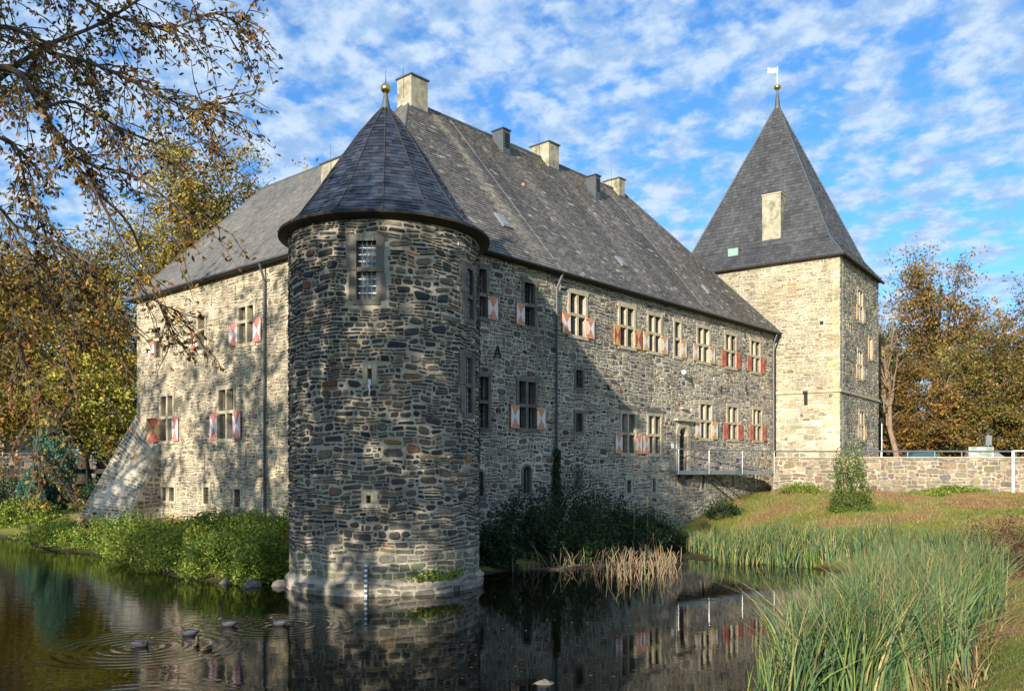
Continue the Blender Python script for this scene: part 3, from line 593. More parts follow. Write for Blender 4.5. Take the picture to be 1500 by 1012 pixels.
# pale plaster patch below/around the door is worn mortar: rusty wall anchors
def anchor(pts, w=.022):
    m = MB()
    for a, b in pts: m.tube([PR(a[0], a[1], .05), PR(b[0], b[1], .05)], w, 5)
    m.build('wall_anchor', 'iron', castle)
anchor([((5.42, 8.25), (5.6, 8.75)), ((5.6, 8.75), (5.78, 8.25)), ((5.5, 8.42), (5.7, 8.42))], .035)
anchor([((21.25, 8.85), (21.45, 8.55)), ((21.45, 8.55), (21.5, 8.2))]); anchor([((24.7, 8.5), (24.85, 8.2)), ((24.85, 8.5), (24.7, 8.2)), ((24.78, 8.6), (24.78, 8.1))])
anchor([((27.9, 8.9), (27.95, 8.4)), ((27.8, 8.6), (28.05, 8.3))]); anchor([((13.4, 7.7), (13.55, 7.5))], .05)

# rainwater pipes and gutters
def ring_pipe(P, u, z0, z1, h=.12, name='downpipe', kink=0.0, r=.055, zb=None):
    m = MB(); pts = [P(u + kink, z1, .36), P(u + kink * .9, z1 - .12, .34), P(u, z1 - .75, h), P(u, z1 - 1.2, h), P(u, z0, h)]; m.tube(pts, r, 8)
    z = z0 + .6
    while z < z1 - 1: m.tube([P(u, z, h), P(u, z + .05, h)], r + .015, 8); z += 2.2
    return m.build(name, 'lead' if P is not PR or u > 20 else 'lead', castle)
ring_pipe(PR, 9.4, 1.2, EAVE - .02, kink=.15); ring_pipe(PR, 31.6, 2.2, EAVE - .02, kink=0); ring_pipe(PL, -8.15, 1.2, EAVE - .02, kink=0.0)
def gutter(p, q, r=.075):
    m = MB(); p = Vector(p); q = Vector(q); d = (q - p).normalized(); side = Vector((d.y, -d.x, 0)); vs = []; fs = []; n = 6
    for e in (p, q):
        for k in range(n + 1):
            a = math.pi + math.pi * k / n; vs.append(tuple(e + side * math.cos(a) * r + Vector((0, 0, math.sin(a) * r))))
    for k in range(n): fs.append((k, k + 1, n + 1 + k + 1, n + 1 + k))
    m.add(vs, fs); m.add([tuple(Vector(v) * 1 + Vector((0, 0, -.004))) for v in vs], [f[::-1] for f in fs]); return m
g1 = gutter(loc(-OV - .06, -OV - .06, EAVE - .01), loc(LONG + OV, -OV - .06, EAVE - .01)).build('gutter', 'lead', castle)
g2 = gutter(loc(-OV - .06, LEFTL + OV, EAVE - .01), loc(-OV - .06, -OV - .06, EAVE - .01)).build('gutter', 'lead', castle)

# ---- roofs
SLP = (21.2 - EAVE) / (6.86 + OV)
RZ = 21.2; AR, BR = 6.86, 6.86; RL = EAVE + (4.5 + OV) * SLP
AE = LONG - AR
polys = {
 'P_right': [(-OV, -OV, EAVE), (LONG + OV, -OV, EAVE), (AE, BR, RZ), (AR, BR, RZ)],
 'P_left': [(-OV, LEFTL + OV, EAVE), (-OV, -OV, EAVE), (AR, BR, RZ), (4.5, 9.22, RL), (4.5, LEFTL - 4.5, RL)],
 'P_back': [(LONG + OV, WID + OV, EAVE), (LWD + OV, WID + OV, EAVE), (4.5, 9.22, RL), (AR, BR, RZ), (AE, BR, RZ)],
 'P_end': [(LONG + OV, -OV, EAVE), (LONG + OV, WID + OV, EAVE), (AE, BR, RZ)],
 'P_lend': [(LWD + OV, LEFTL + OV, EAVE), (-OV, LEFTL + OV, EAVE), (4.5, LEFTL - 4.5, RL)],
 'P_lback': [(LWD + OV, WID + OV, EAVE), (LWD + OV, LEFTL + OV, EAVE), (4.5, LEFTL - 4.5, RL), (4.5, 9.22, RL)]}
mb = MB()
for k, pl in polys.items(): mb.add([loc(*p) for p in pl], [tuple(range(len(pl)))])
roof = mb.build('roof', 'slate_base', castle)
mb = MB()  # soffit boards under the eaves
for (a0, b0, a1, b1) in ((-OV, -OV, LONG + OV, 0.02), (-OV, 0.02, 0.02, LEFTL + OV), (LONG - .02, 0, LONG + OV, WID + OV)):
    p = [loc(a0, b0, EAVE - .13), loc(a1, b0, EAVE - .13), loc(a1, b1, EAVE - .13), loc(a0, b1, EAVE - .13)]; q = [(x, y, EAVE - .02) for x, y, z in p]; mb.hexa(p + q)
mb.build('eave_board', 'dark_wood', castle)
def in_poly(x, y, poly):
    c = False; n = len(poly)
    for i in range(n):
        x0, y0 = poly[i]; x1, y1 = poly[(i + 1) % n]
        if (y0 > y) != (y1 > y) and x < (x1 - x0) * (y - y0) / (y1 - y0) + x0: c = not c
    return c
def slate_plane(poly3, expo, wid, colfun, seed=1, lift=.03, skip=None):
    """list of (centre, verts, faces, colour) of overlapping slates over a planar polygon; first edge is the eave"""
    r = random.Random(seed); p0 = Vector(poly3[0]); U = (Vector(poly3[1]) - p0).normalized(); nrm = U.cross(Vector(poly3[2]) - Vector(poly3[1])).normalized()
    if nrm.z < 0: nrm = -nrm
    V = nrm.cross(U)
    if V.z < 0: V = -V
    P2 = [((Vector(p) - p0).dot(U), (Vector(p) - p0).dot(V)) for p in poly3]; u0 = min(p[0] for p in P2); u1 = max(p[0] for p in P2); v1 = max(p[1] for p in P2)
    def span(y):
        xs_ = [p[0] + (q[0] - p[0]) * (y - p[1]) / (q[1] - p[1]) for p, q in zip(P2, P2[1:] + P2[:1]) if (p[1] > y) != (q[1] > y)]
        return (min(xs_), max(xs_)) if len(xs_) >= 2 else None
    out = []; v = 0; row = 0
    while v < v1:
        u = u0 - wid * (0.5 * (row % 2)) - r.uniform(0, .05)
        while u < u1:
            w = wid * r.uniform(.8, 1.2)
            vt = min(v + expo, v1 - 1e-4); ib, it_ = span(v + .002), span(vt)
            if ib is None: u += w; continue
            if it_ is None: it_ = ((ib[0] + ib[1]) / 2,) * 2
            g = .006; cl_ = lambda x, q_: min(max(x, q_[0] + .004), q_[1] - .004)
            bl, br, tl, tr_ = cl_(u + g, ib), cl_(u + w - g, ib), cl_(u + g, it_), cl_(u + w - g, it_)
            if br - bl > .02 and not (skip and skip(u, v)):
                b = r.uniform(-.008, .008) * (v > .05); l1 = lift * r.uniform(.7, 1.5); l2 = lift * r.uniform(.7, 1.5); ov = .03 if it_[1] - it_[0] > w else 0
                q = lambda x, y, h: tuple(p0 + U * x + V * y + nrm * h)
                vs = [q(bl, v + b, l1), q(br, v + b, l2), q(tr_, vt + ov, .006), q(tl, vt + ov, .006), q(bl, v + b, 0), q(br, v + b, 0)]
                out.append((p0 + U * (u + w / 2) + V * (v + expo / 2), vs, [(0, 1, 2, 3), (4, 5, 1, 0), (4, 0, 3), (5, 2, 1)], colfun(u, v, r), (br - bl) * expo, nrm))
            u += w
        v += expo; row += 1
    return out
def lay_slates(sl, parent, n_single=300, name='slate', mass='slate_mass'):
    key = []
    for i, s in enumerate(sl):
        to = Vector((0, 0, EYE)) - s[0]; f = max(0, to.normalized().dot(s[5])); key.append((s[4] * f / to.length_squared if not par_hidden2(s[0]) else 0, i))
    key.sort(reverse=True); big = {i for k, i in key[:n_single] if k > 0}; mass_mb = MB()
    for i, s in enumerate(sl):
        if i in big: m = MB(); m.col = s[3]; m.add(s[1], s[2]); m.build(name, 'slate', parent)
        else: mass_mb.col = s[3]; mass_mb.add(s[1], s[2])
    if mass_mb.v: o = mass_mb.build(mass, 'slate', parent); o['kind'] = 'stuff'
def par_hidden2(m):
    if not par_hidden(m): return False
    d = Vector((m.x, m.y)).length; return (m.z - EYE) / d < 0.36
STREAK = [(8.2, .5, 1.25), (10.6, .3, .35), (13.0, .5, .45), (17.6, .55, .6), (20.0, .35, .5), (23.0, .4, .4), (24.8, .4, .6), (15.4, .25, .3)]
def colRoofR(u, v, r):
    a = u - OV; base = np.array((0.125, 0.112, 0.098)); n = mnoise.noise(Vector((a * .35, v * .18, 2))) ; base = base * (1 + .35 * n); s = 0
    for p, w, k in STREAK:
        wd = w * (.5 + .06 * (11 - v)); s = max(s, k * math.exp(-((a - p - .12 * math.sin(v)) / wd) ** 2) * (0.35 + .65 * min(1, v / 7)))
    moss = max(0, v - 8.0) / 3.4 * .45
    if r.random() < .05: base = np.array((.26, .245, .21)) * r.uniform(.8, 1.4)
    c = base * (1 - s) + np.array((.27, .245, .19)) * s; c = c * (1 - moss) + np.array((.16, .13, .085)) * moss
    return tuple(c * r.uniform(.72, 1.3))
def colRoofL(u, v, r):
    n = mnoise.noise(Vector((u * .3, v * .25, 7))); return tuple(np.array((.16, .15, .135)) * (1 + .25 * n) * r.uniform(.85, 1.18))
def W3(pl): return [loc(*p) for p in pl]
sl = slate_plane(W3(polys['P_right']), .2, .27, colRoofR, 1) + slate_plane(W3(polys['P_left']), .2, .27, colRoofL, 2, lift=.022) 
sl += slate_plane(W3(polys['P_end']), .3, .4, colRoofL, 3) + slate_plane(W3(polys['P_back']), .4, .5, colRoofL, 4) + slate_plane(W3(polys['P_lend']), .3, .4, colRoofL, 5) + slate_plane(W3(polys['P_lback']), .4, .5, colRoofL, 6)
lay_slates(sl, roof)
def ridge(p, q, r=.09, n_=None, mat_='lead', parent=roof, name='ridge_cap', sag=0):
    m = MB(); p = Vector(p); q = Vector(q); k = max(2, int((q - p).length / .5)); pts = [p.lerp(q, i / k) + Vector((0, 0, -sag * math.sin(math.pi * i / k) + random.uniform(-.008, .008))) for i in range(k + 1)]
    m.tube(pts, r, 6); m.build(name, mat_, parent)
ridge(loc(AR, BR, RZ + .0), loc(AE, BR, RZ), .1); ridge(loc(4.5, 9.22, RL), loc(4.5, LEFTL - 4.5, RL), .08)
ridge(loc(-OV, -OV, EAVE), loc(AR, BR, RZ), .05); ridge(loc(LONG + OV, -OV, EAVE), loc(AE, BR, RZ), .06); ridge(loc(-OV, LEFTL + OV, EAVE), loc(4.5, LEFTL - 4.5, RL), .05); ridge(loc(4.5, 9.22, RL), loc(AR, BR, RZ), .06)
# lightning wires down the slope
def roofR_pt(a, b, h=.06): return Vector(loc(a, b, EAVE + (b + OV) * SLP)) + Vector((nR[0], nR[1], .8)).normalized() * h
m = MB(); m.tube([roofR_pt(9.4, 6.7), roofR_pt(9.4, 3), roofR_pt(9.4, -.3)], .012, 4); m.tube([roofR_pt(22.5, 6.7), roofR_pt(22.5, -.3)], .012, 4); m.build('lightning_wire', 'zinc', roof)
# chimneys, vents, skylights, snow hooks
def chimney(a0, a1, b0, b1, zb, zt, mat_='render_plaster', cap=.06, label=None):
    m = MB(); m.hexa([loc(a0, b0, zb), loc(a1, b0, zb), loc(a1, b1, zb), loc(a0, b1, zb), loc(a0, b0, zt), loc(a1, b0, zt), loc(a1, b1, zt), loc(a0, b1, zt)])
    ch = m.build('chimney', mat_, castle)
    if label: ch['label'] = label
    m = MB(); e = .07; m.hexa([loc(a0 - e, b0 - e, zt), loc(a1 + e, b0 - e, zt), loc(a1 + e, b1 + e, zt), loc(a0 - e, b1 + e, zt), loc(a0 - e, b0 - e, zt + cap), loc(a1 + e, b0 - e, zt + cap), loc(a1 + e, b1 + e, zt + cap), loc(a0 - e, b1 + e, zt + cap)]); m.build('chimney_cap', 'lead', ch)
    m = MB(); cx_, cy_ = a0 - .03, (b0 + b1) / 2; m.tube([loc(cx_, cy_, zt - 1), loc(cx_, cy_, zt + .7)], .009, 4); m.build('lightning_rod', 'iron', ch)
    m = MB(); fl = .05; m.hexa([loc(a0 - fl, b0 - fl, zb - .1), loc(a1 + fl, b0 - fl, zb - .1), loc(a1 + fl, b1 + fl, zb - .1), loc(a0 - fl, b1 + fl, zb - .1)] + [loc(a0 - fl, b0 - fl, EAVE + (b0 + OV) * SLP + .12), loc(a1 + fl, b0 - fl, EAVE + (b0 + OV) * SLP + .12), loc(a1 + fl, b1 + fl, EAVE + (b0 + OV) * SLP + .12), loc(a0 - fl, b1 + fl, EAVE + (b0 + OV) * SLP + .12)]) if b0 < 6.86 and a0 > 6 else None
    if m.v: m.build('flashing', 'lead', ch)
chimney(6.62, 7.68, 6.4, 7.4, 19.5, 22.25, label='tallest plastered chimney at the near end of the ridge')
chimney(16.7, 17.6, 6.25, 7.6, 19.5, 21.95); chimney(23.75, 24.35, 6.35, 7.5, 19.5, 21.75); chimney(2.6, 3.9, 6.4, 7.9, 15.0, 17.25)
def vent(a0, a1, b0, b1, zt):
    zb = EAVE + (b0 + OV) * SLP - .4; m = MB(); m.hexa([loc(a0, b0, zb), loc(a1, b0, zb), loc(a1, b1, zb), loc(a0, b1, zb), loc(a0, b0, zt), loc(a1, b0, zt), loc(a1, b1, zt), loc(a0, b1, zt)])
    o = m.build('roof_vent', 'lead', castle)
    m = MB(); e = .05; m.hexa([loc(a0 - e, b0 - e, zt), loc(a1 + e, b0 - e, zt), loc(a1 + e, b1 + e, zt), loc(a0 - e, b1 + e, zt)] + [loc(a0 - e, b0 - e, zt + .06), loc(a1 + e, b0 - e, zt + .06), loc(a1 + e, b1 + e, zt + .06), loc(a0 - e, b1 + e, zt + .06)]); m.build('vent_cap', 'slate_base', o)
    for i in range(6):
        z = zt - .18 - i * .13; m = MB(); m.hexa([loc(a0 + .06, b0 - .06, z - .05), loc(a1 - .06, b0 - .06, z - .05), loc(a1 - .06, b0 + .0, z), loc(a0 + .06, b0 + .0, z)] + [loc(a0 + .06, b0 - .06, z - .03), loc(a1 - .06, b0 - .06, z - .03), loc(a1 - .06, b0, z + .02), loc(a0 + .06, b0, z + .02)]); m.build('louvre', 'slate_base', o)
vent(12.45, 13.0, 5.85, 6.6, 21.3); vent(19.75, 20.2, 5.25, 5.95, 20.65)
def skylight(a, b, w=.5, l=.75):
    m = MB(); q = lambda x, y, h: tuple(roofR_pt(a + x, b + y, h)); ly = l * .62
    m.hexa([q(0, 0, .03), q(w, 0, .03), q(w, ly, .03), q(0, ly, .03), q(0, 0, .12), q(w, 0, .12), q(w, ly, .12), q(0, ly, .12)]); o = m.build('skylight', 'zinc', castle)
    m = MB(); e = .07; m.hexa([q(e, e, .12), q(w - e, e, .12), q(w - e, ly - e, .12), q(e, ly - e, .12), q(e, e, .135), q(w - e, e, .135), q(w - e, ly - e, .135), q(e, ly - e, .135)]); m.build('pane', 'glass_curtain', o)
skylight(7.1, 1.05, .55, .9); skylight(16.05, .95); skylight(24.9, .9)
for a in (9.05, 11.8, 14.6, 17.9, 20.4, 23.0, 25.6, 28.4, 30.4):
    m = MB(); p = [roofR_pt(a, .1, .03), roofR_pt(a, -.02, .12), roofR_pt(a, -.02, .2), roofR_pt(a, .1, .24), roofR_pt(a, .16, .16)]; m.tube(p, .018, 5); m.build('snow_hook', 'zinc', roof)
m = MB(); m.tube([roofR_pt(11.9, 4.05, .03), roofR_pt(12.05, 4.15, .03)], .09, 5); m.build('patch_tile', 'paint_orange', roof)

# ================================================================= ROUND TOWER
tower = empty('round_tower', (TC[0], TC[1], 0), 'round corner tower of dark rubble rising from the moat under a conical slate roof', 'tower')
HT = 11.15; A_ = TR * math.pi * 1.0
tw = [(-0.84, -0.27, 8.55, 10.25, 9.42), (2.85, 3.3, 8.3, 9.85, 9.0), (2.75, 3.2, 5.4, 7.1, 6.25)]
gunports = [(-.52, -.40, 6.25, 6.55), (-.55, -.43, 2.68, 2.9)]
holesT = [t[:4] for t in tw] + gunports
wallT = wall_sheet(PT, -A_, A_, -1.0, HT, holesT, depth=.32, seg=.42).build('tower_wall', 'mortar_dark', tower)
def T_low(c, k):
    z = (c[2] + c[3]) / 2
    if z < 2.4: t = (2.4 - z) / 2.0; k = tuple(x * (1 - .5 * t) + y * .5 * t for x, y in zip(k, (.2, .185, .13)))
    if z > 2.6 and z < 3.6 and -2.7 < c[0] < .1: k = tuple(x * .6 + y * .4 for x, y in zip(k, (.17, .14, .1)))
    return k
frT = [(a - .3, b + .34, c - .18, d + .2) for a, b, c, d, *_ in tw] + [(-.66, -.26, 6.1, 6.75), (-.72, -.22, 2.55, 3.05)]
bT = big_stones(-A_, A_, 1.3, HT - .3, 340, (.32, .66), (.16, .29), frT, 73)
cT = bT + courses(-A_, A_, 1.2, HT - .03, .09, .19, .15, .44, frT + bT, seed=12, wav=.05) + courses(-A_, A_, .5, 1.2, .16, .24, .3, .6, (), seed=13)
cTl = [c for c in cT if c[3] > 1.25]; cTb = [c for c in cT if c[3] <= 1.25]
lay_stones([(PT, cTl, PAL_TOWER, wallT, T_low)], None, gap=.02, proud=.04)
lay_stones([(PT, cTb, [((.17, .165, .13), 3), ((.12, .13, .08), 3), ((.22, .2, .15), 2)], wallT, None)], None, gap=.01, proud=.012, n_single=0, mass='base_stones')
# plinth
mb = MB(); mb.lathe([(TR + .02, -1.0), (TR + .13, -1.0), (TR + .13, .30), (TR + .02, .42)], (TC[0], TC[1], 0), 64); plinth = mb.build('plinth', 'mortar_dark', tower)
PTp = lambda u, z, h=0.0: PT(u, z, h + .11)
cp = courses(-A_, A_, -.12, .36, .17, .24, .35, .8, (), seed=15)
lay_stones([(PTp, cp, [((.20, .18, .15), 3), ((.27, .24, .2), 3), ((.14, .125, .105), 2), ((.19, .15, .11), 1)], plinth, None)], None, name='plinth_stone', mass='plinth_stones', n_single=60, gap=.012, proud=.04, matname='plinth_stone')
for i, t in enumerate(tw):
    a, b, c, d, zm = t
    mb = MB(); mb.pbox(PT, a - .22, a, c, c + (d - c) * .48, -.2, .05); mb.pbox(PT, a - .3, a, c + (d - c) * .5, d, -.2, .055); mb.pbox(PT, b, b + .26, c, c + (d - c) * .45, -.2, .05); mb.pbox(PT, b, b + .22, c + (d - c) * .47, d, -.2, .05)
    mb.pbox(PT, a - .3, b + .3, d, d + .2, -.2, .05); mb.pbox(PT, a - .1, b + .1, c - .15, c, -.2, .07); w = mb.build('window', 'sandstone_dark', tower)
    mb = MB(); mb.pbox(PT, a, b, zm - .06, zm + .06, -.2, .03); mb.build('transom', 'sandstone_dark', w)
    for p, q in ((c, zm - .06), (zm + .06, d)):
        mb = MB(); mb.pbox(PT, a, b, p, q, -.26, -.23); mb.build('pane', 'glass_curtain' if i == 0 else 'glass_dark', w)
        mb = MB()
        for k in range(1, 4): x = a + (b - a) * k / 4; mb.tube([PT(x, p, -.08), PT(x, q, -.08)], .012, 5)
        for k in range(1, 4): z = p + (q - p) * k / 4; mb.pbox(PT, a, b, z - .01, z + .01, -.1, -.07)
        mb.build('window_grille', 'zinc', w)
mb = MB(); mb.pbox(PT, -.7, -.23, 2.55, 2.68, -.1, .03); mb.pbox(PT, -.7, -.56, 2.69, 3.02, -.1, .03); mb.pbox(PT, -.42, -.23, 2.69, 3.02, -.1, .03); mb.pbox(PT, -.55, -.43, 2.92, 3.02, -.1, .028); mb.build('gun_port', 'paint_yellow', tower)
bpy.data.objects['gun_port'].data.materials[0] = MATS['sandstone']
mb = MB(); mb.pbox(PT, -.66, -.53, 6.1, 6.75, -.1, .03); mb.pbox(PT, -.39, -.26, 6.1, 6.75, -.1, .03); mb.pbox(PT, -.52, -.40, 6.56, 6.75, -.1, .03); mb.build('gun_port', 'sandstone', tower)
mb = MB()
for k in range(9):
    x = -.46 + .012 * math.sin(k * 1.3); mb.pbox(PT, x - .05 + .004 * k, x + .035 - .003 * k, 6.2 - k * .05, 6.251 - k * .05, .0, .05 - .001 * k)
mb.build('lime_streak', 'white', tower)
# conical roof: facets
CONE = [(3.36, 11.02), (3.06, 11.24), (2.70, 11.62), (2.22, 12.3), (1.74, 13.05), (1.28, 13.75), (.85, 14.4), (.42, 14.95), (.12, 15.3)]
NF = 14
def cone_pt(k, i, h=0): 
    a = 2 * math.pi * k / NF - math.pi / 2 + .12; r, z = CONE[i]; return Vector((TC[0] + (r + h) * math.cos(a), TC[1] + (r + h) * math.sin(a), z + h * .3))
mb = MB()
for k in range(NF):
    for i in range(len(CONE) - 1): mb.add([tuple(cone_pt(k, i)), tuple(cone_pt(k + 1, i)), tuple(cone_pt(k + 1, i + 1)), tuple(cone_pt(k, i + 1))], [(0, 1, 2, 3)])
mb.add([tuple(cone_pt(k, 0)) for k in range(NF)], [tuple(range(NF))[::-1]])
cone = mb.build('cone_roof', 'slate_base', tower)
def colCone(u, v, r): 
    c = np.array((.024, .031, .048)) * r.uniform(.5, 1.8)
    return tuple(c)
sl = []
for k in range(NF):
    for i in range(len(CONE) - 1):
        q = [tuple(cone_pt(k, i, .01)), tuple(cone_pt(k + 1, i, .01)), tuple(cone_pt(k + 1, i + 1, .01)), tuple(cone_pt(k, i + 1, .01))]
        n = max(1, round((Vector(q[3]) - Vector(q[0])).length / .16)); r = random.Random(k * 31 + i)
        for j in range(n):
            t0, t1 = j / n, (j + 1) / n; a0 = Vector(q[0]).lerp(Vector(q[3]), t0); b0 = Vector(q[1]).lerp(Vector(q[2]), t0); a1 = Vector(q[0]).lerp(Vector(q[3]), t1); b1 = Vector(q[1]).lerp(Vector(q[2]), t1)
            nr = (b0 - a0).cross(a1 - a0).normalized(); w = (b0 - a0).length; m_ = max(1, round(w / .24)); cuts = [0] + [min(.97, max(.03, (x + r.uniform(-.2, .2) + (.25 if j % 2 else -.25)) / m_)) for x in range(1, m_)] + [1]; cuts = sorted(cuts)
            for x0, x1 in zip(cuts, cuts[1:]):
                if x1 - x0 < .02: continue
                l1 = .028 * r.uniform(.7, 1.5); dr = Vector((0, 0, -.015))
                p = [a0.lerp(b0, x0) + nr * l1 + dr, a0.lerp(b0, x1) + nr * l1 + dr * r.uniform(.2, 2), a1.lerp(b1, x1) + nr * .006, a1.lerp(b1, x0) + nr * .006, a0.lerp(b0, x0), a0.lerp(b0, x1)]
                sl.append(((a0 + b1) / 2, [tuple(v) for v in p], [(0, 1, 2, 3), (4, 5, 1, 0), (4, 0, 3), (5, 2, 1)], colCone(0, 0, r), w * .03, nr))
lay_slates(sl, cone)
for k in range(NF): 
    m = MB(); m.tube([tuple(cone_pt(k, i, .03)) for i in range(len(CONE))], .026, 5); m.build('hip_cap', 'slate_base', cone)
mb = MB(); mb.lathe([(TR - .1, 10.86), (TR + .08, 10.88), (3.28, 10.94), (3.38, 10.98), (3.38, 11.06), (3.2, 11.08)], (TC[0], TC[1], 0), 56); mb.build('eave_board', 'dark_wood', tower)
mb = MB(); mb.lathe([(.17, 15.1), (.15, 15.35), (.08, 15.7), (.05, 15.85)], (TC[0], TC[1], 0), 12); sp_ = mb.build('spire_cap', 'lead', tower, smooth=True)
mb = MB(); mb.lathe([(.001, -.17), (.09, -.145), (.155, -.07), (.17, 0), (.155, .07), (.09, .145), (.001, .17)], (TC[0], TC[1], 15.98), 16); mb.build('gilded_ball', 'gold', tower, smooth=True)
mb = MB(); mb.tube([(TC[0], TC[1], 16.05), (TC[0], TC[1], 16.6)], [.02, .004], 6); mb.build('finial_rod', 'iron', tower)

# ================================================================= SQUARE TOWER
sq = empty('square_tower', (Ns[0], Ns[1], 3.6), 'tall square yellow-grey stone tower with steep pyramid slate roof and white weather vane', 'tower')
ST, BAND = 18.42, 9.06
wq = [(4.65, 5.9, 14.5, 16.7, 15.6), (4.65, 5.8, 10.3, 12.3, 11.3), (5.05, 6.3, 5.9, 7.95, 6.95)]; w4 = (7.6, 8.8, 12.05, 13.6)
hs = [t[:4] for t in wq] + [w4, (1.95, 2.15, 13.6, 14.1), (2.5, 2.7, 13.4, 13.9)]
wR = wall_sheet(PSR, 0, SQW, 2.5, ST, hs).build('right_wall', 'mortar_grey', sq)
wL = wall_sheet(PSL, -SQD, 0, 2.5, ST, [(-1.33, -1.07, 13.63, 13.9)]).build('left_wall', 'mortar_cream', sq)
mb = MB(); 
def sloc(a, b, z): a *= SC; b *= SC; return (Ns[0] + sR[0] * a + sL[0] * b, Ns[1] + sR[1] * a + sL[1] * b, zq(z))
for p, q in (((SQW, 0), (SQW, SQD)), ((SQW, SQD), (0, SQD))): mb.add([sloc(*p, 2.5), sloc(*q, 2.5), sloc(*q, ST), sloc(*p, ST)], [(0, 1, 2, 3)])
mb.build('rear_wall', 'mortar_grey', sq)
for t in wq: cross_window(sq, PSR, t[0], t[1], t[2], t[3], t[4], 2, ('amber', .55), ('amber', .55), 'glass_curtain')
cross_window(sq, PSR, w4[0] + .2, w4[1] - .3, w4[2], w4[3], None, 1, ('amber', .4), ('amber', .4), 'glass_curtain')
fq = [(a - .17, b + .17, c - .17, d + .2) for a, b, c, d, *_ in wq] + [(w4[0], w4[1], w4[2] - .17, w4[3] + .2), (1.95, 2.15, 13.6, 14.1), (2.5, 2.7, 13.4, 13.9), (-1, .75, 2, 20)]
cQR = courses(0.45, SQW, 3.4, ST - .05, .13, .26, .25, .6, fq + [(0, SQW, BAND - .1, BAND + .14)], seed=21)
cQLu = courses(-SQD, -.45, BAND + .14, ST - .05, .09, .19, .22, .6, [(-1.4, -1.0, 13.5, 14.05)], seed=22)
bQ = big_stones(-SQD, -.9, 3.5, BAND - .2, 60, (.5, 1.0), (.3, .5), [], 74); cQLl = bQ + [c for c in courses(-SQD, -.45, 3.4, BAND - .1, .13, .3, .25, .75, bQ, seed=23)]
def quoins(P, sgn, seed):
    r = random.Random(seed); z = 3.4; out = []
    while z < ST - .1:
        h = r.uniform(.28, .45); w = r.choice((.45, .85)) if sgn < 0 else .45; c = (-w, 0, z, min(z + h, ST)) if sgn < 0 else (0, w, z, min(z + h, ST)); out.append(c); z += h
    return out
Q = [c for c in quoins(PSL, -1, 5) if not (c[2] < BAND + .14 and c[3] > BAND - .1)]; Q2 = [c for c in quoins(PSR, 1, 6) if not (c[2] < BAND + .14 and c[3] > BAND - .1)]
def lowcol(c, k): 
    return tuple(min(.62, x * 1.25 + .06) for x in k) if random.random() < .6 else k
lay_stones([(PSR, cQR, PAL_SQR, wR, None), (PSL, cQLu, PAL_SQL, wL, None), (PSL, cQLl, PAL_SQL, wL, lowcol), (PSL, Q, [((.50, .43, .29), 3), ((.42, .35, .22), 2)], wL, None), (PSR, Q2, [((.42, .37, .27), 3), ((.34, .29, .2), 2)], wR, None)], None, gap=.014, proud=.03)
mb = MB(); mb.pbox(PSR, -.1, SQW + .1, BAND - .07, BAND + .11, -.05, .12); mb.pbox(PSL, -SQD, .0, BAND - .071, BAND + .109, -.05, .121); mb.build('string_course', 'sandstone', sq)
mb = MB(); mb.pbox(PSL, -2.42, -2.1, 8.95, 9.15, 0, .2); mb.pbox(PSL, -2.36, -2.26, 8.2, 8.95, 0, .12); mb.pbox(PSL, -2.24, -2.14, 8.2, 8.95, 0, .12); mb.build('wall_bracket', 'iron', sq)
AP = sloc(SQW / 2, SQD / 2, 31.9); e = .32; SE = ST - .12
fl = 1.1; fz = SE + 1.55
def rp(a, b, z): return sloc(a, b, z)
c0 = [(-e, -e), (SQW + e, -e), (SQW + e, SQD + e), (-e, SQD + e)]; c1 = [(fl * .72, fl * .8), (SQW - fl * .72, fl * .8), (SQW - fl * .72, SQD - fl * .8), (fl * .72, SQD - fl * .8)]
mb = MB(); sl = []
for k in range(4):
    a, b = c0[k], c0[(k + 1) % 4]; c, d = c1[(k + 1) % 4], c1[k]
    lo = [rp(*a, SE), rp(*b, SE), rp(*c, fz), rp(*d, fz)]; hi = [rp(*d, fz), rp(*c, fz), AP]
    mb.add(lo, [(0, 1, 2, 3)]); mb.add(hi, [(0, 1, 2)])
    if k in (0, 3, 1, 2):
        ex, wd = (.27, .33) if k in (0, 3) else (.45, .6)
        cf = (lambda u, v, r: tuple(np.array((.062, .064, .068)) * r.uniform(.75, 1.3))) if k != 0 else (lambda u, v, r: tuple(np.array((.085, .08, .07)) * r.uniform(.75, 1.3)))
        if k == 3: lo = [lo[0], lo[1], lo[2], lo[3]]
        sl += slate_plane(lo, ex, wd, cf, 40 + k) + slate_plane(hi, ex, wd, cf, 50 + k)
mb.add([rp(*c, SE) for c in c0], [(3, 2, 1, 0)])
pr = mb.build('pyramid_roof', 'slate_base', sq)
lay_slates(sl, pr, n_single=0)
for k in range(4): ridge(rp(*c0[k], SE), rp(*c1[k], fz), .06, parent=pr, name='hip_cap'); ridge(rp(*c1[k], fz), AP, .06, parent=pr, name='hip_cap')
for a, b in ((c0[0], c0[1]), (c0[3], c0[0])):
    m = MB(); m.tube([rp(*a, SE - .05), rp(*b, SE - .05)], .08, 6); m.build('gutter', 'dark_wood', sq)
mb = MB(); mb.lathe([(.22, -.4), (.16, .2), (.06, .9), (.05, 1.0)], AP, 10); mb.build('spire_cap', 'lead', sq, smooth=True)
mb = MB(); mb.lathe([(.001, -.2), (.13, -.17), (.25, -.06), (.25, .06), (.13, .17), (.001, .2)], (AP[0], AP[1], AP[2] + 1.15), 14); mb.build('gilded_ball', 'gold', sq, smooth=True)
mb = MB(); mb.tube([(AP[0], AP[1], AP[2] + 1.2), (AP[0], AP[1], AP[2] + 2.6)], .035, 6); vane = mb.build('weather_vane', 'white', sq)
mb = MB(); x, y, z = AP[0], AP[1], AP[2] + 2.35
